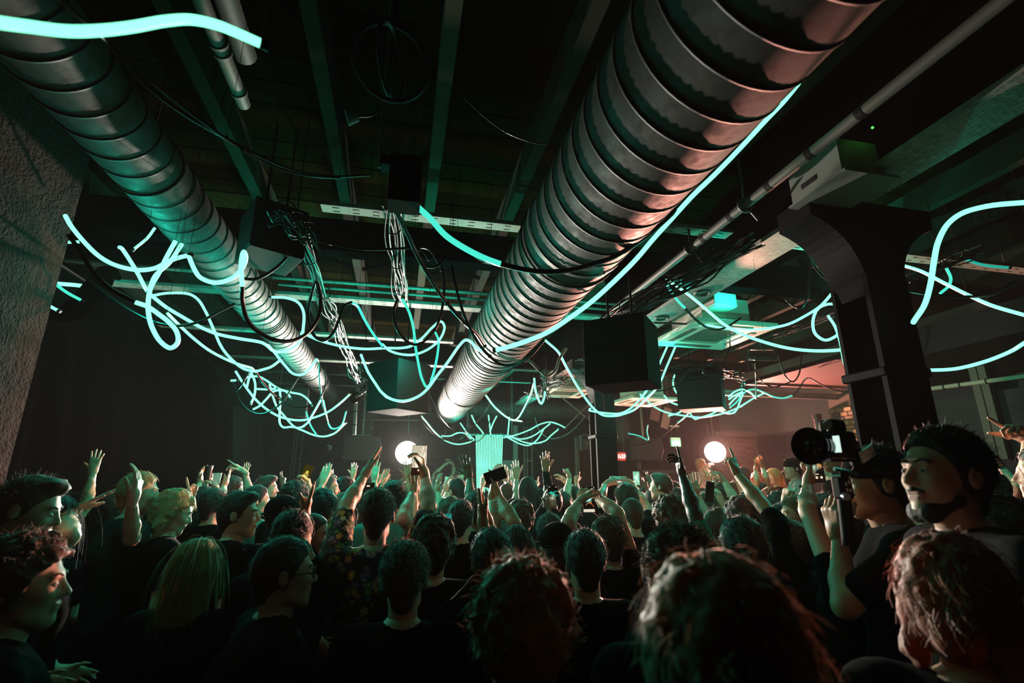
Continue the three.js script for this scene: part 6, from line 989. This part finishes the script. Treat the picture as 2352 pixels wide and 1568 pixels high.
P({ label: 'person covering the mouth, dark fringe, below the blonde', at: [2030, 1150, 70], hair: 'longdark', hc: 'black', yaw: -1.5, face: true, jaw: 'f', shirt: 0x101010, arms: { R: { e: [2046, 1185, -0.05], w: [2035, 1165, -0.1], t: [2026, 1150, -0.12], pose: 'relaxed', palm: 'l' } } });
P({ label: 'person whose pale forearm reaches limply across at the right', at: [2300, 1268, 150], hair: 'messy', hc: 'black', yaw: -0.9, shirt: 0x0a0a0a, arms: { L: { e: [2195, 1272, -0.05], w: [2110, 1195, 0.05], t: [2062, 1185, 0.1], pose: 'droop', palm: 'd' } } });
P({ label: 'person in a peaked cap with bushy hair at the right edge', at: [2288, 1225, 142], hair: 'curly', hc: 'brown', yaw: -1.3, look: -0.3, cap: 0x181614, face: true, shirt: 0x0a0a0a });
P({ label: 'person with reddish hair and shiny hair clips, lower right', at: [2205, 1385, 250], hair: 'wavy', hc: 'ginger', yaw: 1.1, jaw: 'f', shirt: 0x0a0a0a, extra: (o, hm) => { for (const [x, y, z] of [[0.05, 0.12, 0.035], [0.035, 0.125, 0.05]]) { const c = rod(V(x, y, z), V(x + 0.02, y - 0.045, z + 0.02), 0.0045, 8); mesh('hair_clip', c.applyMatrix4(hm), std(0xd8d4d0, 0.15, 0.9), o); } } });
P({ label: 'person raising an arm at the far right edge, pointing hand', at: [2400, 1090, 90], d: 2.4, hair: 'short', hc: 'dark', yaw: -0.7, shirt: 0x1f5a50, arms: { L: { e: [2372, 1075, 0.0], w: [2362, 1010, 0.05], t: [2338, 992, 0.05], pose: 'point', palm: 'd' } } });
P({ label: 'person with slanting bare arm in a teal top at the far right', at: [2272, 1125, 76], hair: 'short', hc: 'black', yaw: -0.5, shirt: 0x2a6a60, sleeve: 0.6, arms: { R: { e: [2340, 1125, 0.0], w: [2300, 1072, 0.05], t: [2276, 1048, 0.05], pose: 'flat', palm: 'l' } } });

// ---------------------------------------------------------------- things held up
phone('dark phone behind the cropped head of the floral shirt', 845, 1138, 3.0, { screen: 'amber', roll: 0.05, pitch: 0.3 });
phone('phone with a glaring teal picture above the curly top', 1022, 1217, 2.5, { screen: 'bright', power: 1.2, roll: 0.06 });
phone('tiny phone with green screen right of the sideways phone', 1462, 1098, 5.6, { screen: 'pale', w: 0.07, h: 0.15 });
phone('dark phone tilted away above the sleek brown hair', 1630, 1128, 4.0, { roll: -0.15, turn: 0.6 });
{
  const c = tag(group('cup', atD(497, 1100, 4.9)), 'clear plastic cup held up before the black drape', 'cup'); const g = new THREE.CylinderGeometry(0.042, 0.032, 0.11, 20, 1, true); mesh('wall', g, new THREE.MeshPhysicalMaterial({ color: 0xcfd8d4, roughness: 0.25, transmission: 0.6, side: THREE.DoubleSide }), c); const r = new THREE.TorusGeometry(0.042, 0.0025, 6, 24); r.rotateX(R90); r.translate(0, 0.055, 0); mesh('rim', r, M.white, c);
  const d = tag(group('cup', atD(478, 1086, 4.7)), 'tall dark cup lifted beside the clear one', 'cup'); const h = new THREE.CylinderGeometry(0.034, 0.03, 0.13, 18); mesh('wall', h, std(0x2b1d1c, 0.4), d); mesh('rim', new THREE.TorusGeometry(0.034, 0.003, 6, 20).rotateX(R90).translate(0, 0.065, 0), std(0x6a4540, 0.4), d);
  const e = tag(group('cup', atD(926, 1092, 9.7)), 'small red cup raised beside the white blinder', 'cup'); mesh('wall', new THREE.CylinderGeometry(0.04, 0.03, 0.1, 16), std(0xb04a42, 0.5), e);
}
{ // video camera on its gimbal
  const p = atD(1915, 1020, 1.6), o = tag(group('video_camera', p, -0.75), 'black video camera with round lens hood on the gimbal', 'camera');
  o.rotation.y = YAW * -1 + 0.55; // lens looks to the stage at the left
  const A = V(-0.105, -0.015, 0);
  mesh('body', [box(0.115, 0.085, 0.075, 0.02, 0.0, 0, 0.014), box(0.065, 0.045, 0.06, 0.01, 0.056, 0, 0.014), box(0.05, 0.06, 0.06, 0.09, -0.012, 0, 0.016)], M.black, o);
  mesh('lens', [rod(V(-0.03, -0.01, 0), V(-0.095, -0.01, 0), 0.036, 28), rod(V(-0.095, -0.01, 0), V(-0.115, -0.01, 0), 0.042, 28, 0.05)], M.blackGloss, o);
  mesh('lens_hood', (() => { const g = new THREE.CylinderGeometry(0.056, 0.045, 0.035, 32, 1, true); g.rotateZ(R90); g.translate(-0.128, -0.01, 0); return g; })(), new THREE.MeshStandardMaterial({ color: 0x060606, roughness: 0.3, side: THREE.DoubleSide }), o);
  mesh('front_glass', (() => { const g = new THREE.SphereGeometry(0.06, 24, 10, 0, 7, 0, 0.75); g.rotateZ(R90); g.translate(-0.075, -0.01, 0); return g; })(), new THREE.MeshStandardMaterial({ color: 0x040a0a, roughness: 0.04 }), o);
  mesh('screen', box(0.004, 0.05, 0.018, -0.062, -0.004, 0.04), new THREE.MeshStandardMaterial({ color: 0xd0fff4, emissive: new THREE.Color(0.75, 1.0, 0.92) }), o);
  mesh('microphone', rod(V(-0.035, 0.062, 0.01), V(-0.07, 0.052, 0.02), 0.013, 14), std(0x8d8c84, 0.6), o); mesh('microphone_mount', rod(V(-0.03, 0.04, 0.01), V(-0.03, 0.075, 0.01), 0.008, 8), M.steel, o);
  mesh('flip_screen', (() => { const g = box(0.09, 0.035, 0.006, 0.07, -0.052, 0.055); g.rotateZ(0.3); return g; })(), std(0xb9b9b6, 0.3), o);
  const q = atD(1935, 1120, 1.66), g = tag(group('gimbal', q, 0), 'black camera gimbal with buttons, held under the video camera', 'gimbal'), top = p.clone().sub(q);
  mesh('handle', rod(V(-0.012, -0.18, 0.0), V(0.0, -0.03, 0), 0.02, 16), M.black, g); mesh('control_body', box(0.05, 0.075, 0.045, 0, 0.0, 0, 0.012), M.black, g);
  for (const [x, y] of [[-0.008, 0.012], [0.006, 0.018], [-0.006, -0.006], [0.006, -0.008], [0.012, 0.032]]) mesh('button', box(0.007, 0.011, 0.004, x, y, 0.0235, 0.001), std(0xcfd2d0, 0.4), g);
  mesh('joystick', rod(V(-0.02, -0.025, 0.022), V(-0.024, -0.028, 0.036), 0.012, 14), std(0x84868a, 0.3, 0.5), g);
  mesh('arm', [tube([V(0, 0.035, 0), V(0.06, 0.05, 0.0), V(0.085, 0.08, 0), top.clone().add(V(0.11, -0.045, 0)), top.clone().add(V(0.06, -0.062, 0))], 0.012, 8)], M.black, g);
  for (const m of [V(0.002, 0.035, 0), V(0.09, 0.085, 0), top.clone().add(V(0.11, -0.03, 0))]) mesh('motor', rod(m.clone().add(V(0, 0, -0.018)), m.clone().add(V(0, 0, 0.018)), 0.02, 18), M.blackGloss, g);
  mesh('brace', rod(V(-0.03, 0.06, 0.01), V(0.06, 0.045, 0.01), 0.006, 8), std(0x3a6a60, 0.4), g); mesh('base_plate', box(0.09, 0.008, 0.05, top.x, top.y - 0.05, top.z), M.black, g);
}
{ // DJ decks on a raised table in front of the light curtain
  const t = tag(group('dj_table', V(1.2, 0, -7.95)), 'black draped table with decks below the light curtain', 'table'); mesh('top', box(2.0, 0.05, 0.5, 0, 1.02, 0, 0.01), M.black, t); mesh('skirt', box(1.96, 0.98, 0.46, 0, 0.5, 0), M.cloth, t);
  for (const [x, l] of [[-0.55, 'left record deck on the draped table'], [0.55, 'right record deck on the draped table']]) { const d = tag(group('record_deck', V(1.2 + x, 1.05, -7.95)), l, 'turntable', 'record decks'); mesh('plinth', box(0.45, 0.1, 0.36, 0, 0.05, 0, 0.008), M.blackBox, d); mesh('platter', rod(V(-0.05, 0.1, 0), V(-0.05, 0.125, 0), 0.15, 32), M.steel, d); mesh('tone_arm', tube([V(0.17, 0.12, -0.12), V(0.17, 0.14, 0.0), V(0.1, 0.135, 0.08)], 0.006), M.conduit, d); }
}
{ // heads between and behind: prototypes set out through the gaps of the floor
  const keep = seed; seed = 4242;
  const spots = [];
  const proto = [];
  const styles = [['short', 'dark', 0x101214], ['messy', 'brown', 0x1a1716], ['curly', 'black', 0x0c0c0d], ['long', 'brown', 0x202624], ['short', 'black', 0x26302e], ['wavy', 'dark', 0x141012], ['buzz', 'dark', 0x0f1412], ['longdark', 'black', 0x1c1a1a]];
  const free = (x, z, m) => people.every(p => Math.hypot(p.base.x - x, p.base.z - z) > m) && spots.every(q => Math.hypot(q[0] - x, q[1] - z) > m);
  for (let row = 0; row < 13; row++) for (let c = 0; c < 26; c++) {
    const z = -3.1 - row * 0.45 + rr(-0.1, 0.1), x = -2.6 + c * 0.42 + rr(-0.13, 0.13); if (x > 6.9 || x < -2.55 - 0.0 * z || (z < -7.35) || Math.hypot(x - 2.55, z + 6.15) < 0.45) continue;
    if (z > -5.2 && x > 4.6) continue; if (free(x, z, 0.45)) spots.push([x, z]);
  }
  const words = { short: 'short', messy: 'tousled', curly: 'curly', long: 'long', wavy: 'wavy', buzz: 'cropped', longdark: 'long black' };
  const marks = [['plaster pier', 60], ['wide black drape', 330], ['charcoal drape', 580], ['ladder-like steel channel', 677], ['left wedge speaker', 830], ['white blinder', 935], ['light curtain', 1122], ['steel posts', 1300], ['mid-room iron column', 1385], ['right wedge speaker', 1478], ['exit sign', 1551], ['pink blinder', 1640], ['red brick stack', 1700], ['yellow brick pier', 2010], ['flared iron column', 2090], ['dark partition', 2280]];
  const fill = [], ordinal = ['nearest', 'second nearest', 'third nearest', 'fourth nearest', 'fifth nearest', 'sixth nearest', 'seventh nearest', 'eighth nearest', 'ninth nearest'];
  spots.sort((a, b) => b[1] - a[1]);
  let n = 0;
  for (const [x, z] of spots) {
    if (n >= 70) break;
    const i = n % 8, hgt = rr(1.60, 1.74) - (z > -4.2 ? 0.06 : 0);
    const dep = V(x, hgt - 0.118, z).sub(EYE).dot(FW), v = V(x, hgt - 0.118, z).sub(EYE), px = 1176 + F * v.dot(RT) / dep, py = 784 - F * v.dot(UPV) / dep;
    if (px < -60 || px > 2420) continue;
    if (!proto[i]) proto[i] = person({ label: 'x', at: [px, py, 10], d: dep, lod: 2, hair: styles[i][0], hc: styles[i][1], shirt: styles[i][2], arms: [{}, { R: { rel: [[-0.06, 0.24, 0.08], [-0.02, 0.47, 0.16], [0.0, 0.64, 0.2]], pose: 'open' } }, {}, { L: { rel: [[0.07, 0.2, 0.12], [0.02, 0.42, 0.22], [0.0, 0.58, 0.28]], pose: 'flat' }, R: { rel: [[-0.07, 0.22, 0.1], [-0.05, 0.45, 0.18], [-0.05, 0.62, 0.2]], pose: 'open' } }, { L: { rel: [[0.05, 0.22, 0.12], [0.04, 0.43, 0.24], [0.0, 0.58, 0.28]], pose: 'point' } }, {}, { R: { rel: [[-0.05, 0.2, 0.16], [0.03, 0.38, 0.28], [0.06, 0.54, 0.3]], pose: 'peace' } }, {}][i], yaw: 0, jaw: i === 3 || i === 7 ? 'f' : 'm', skin: ['fair', 'tan', 'brown', 'fair'][i % 4] });
    else { const o = proto[i].clone(); o.name = numbered('person'); const k = hgt / 1.68; scene.add(o); o.position.set(x, 0, z); o.rotation.y = rr(-0.35, 0.35); o.scale.setScalar(Math.min(1.04, Math.max(0.95, k))); people.push({ o, base: V(x, 0, z) }); n++; fill.push([o, styles[i][0], px]); continue; }
    fill.push([proto[i], styles[i][0], px]); n++;
  }
  for (const f of fill) { f[3] = marks.map(m => [Math.abs(m[1] - f[2]), m[0]]).sort((a, b) => a[0] - b[0])[0]; }
  for (const f of fill) {
    const same = fill.filter(q => q[1] === f[1] && q[3][1] === f[3][1]).sort((a, b) => a[3][0] - b[3][0]), rank = same.indexOf(f);
    f[0].userData = { label: 'crowd member from behind, ' + words[f[1]] + ' hair, ' + (same.length > 1 ? ordinal[rank] + ' such one below the ' : 'the one such below the ') + f[3][1], category: 'person', group: 'packed crowd seen from behind' };
  }
  seed = keep;
}
for (let i = 0; i < people.length; i++) for (let j = 0; j < i; j++) { const a = people[i], b = people[j], d = Math.hypot(a.base.x - b.base.x, a.base.z - b.base.z); if (d < 0.34 && globalThis.DEBUG) console.log(d.toFixed(2), '|', b.o.userData.label.slice(0, 55), b.base.toArray().map(v => v.toFixed(2)).join(), '|', a.o.userData.label.slice(0, 55), a.base.toArray().map(v => v.toFixed(2)).join()); }

if (globalThis.DEBUG) { let n = 0; scene.traverse(o => { if (o.isMesh) n += (o.geometry.index ? o.geometry.index.count : o.geometry.attributes.position.count) / 3; }); console.log('triangles', n); }
renderer.render(scene, camera);
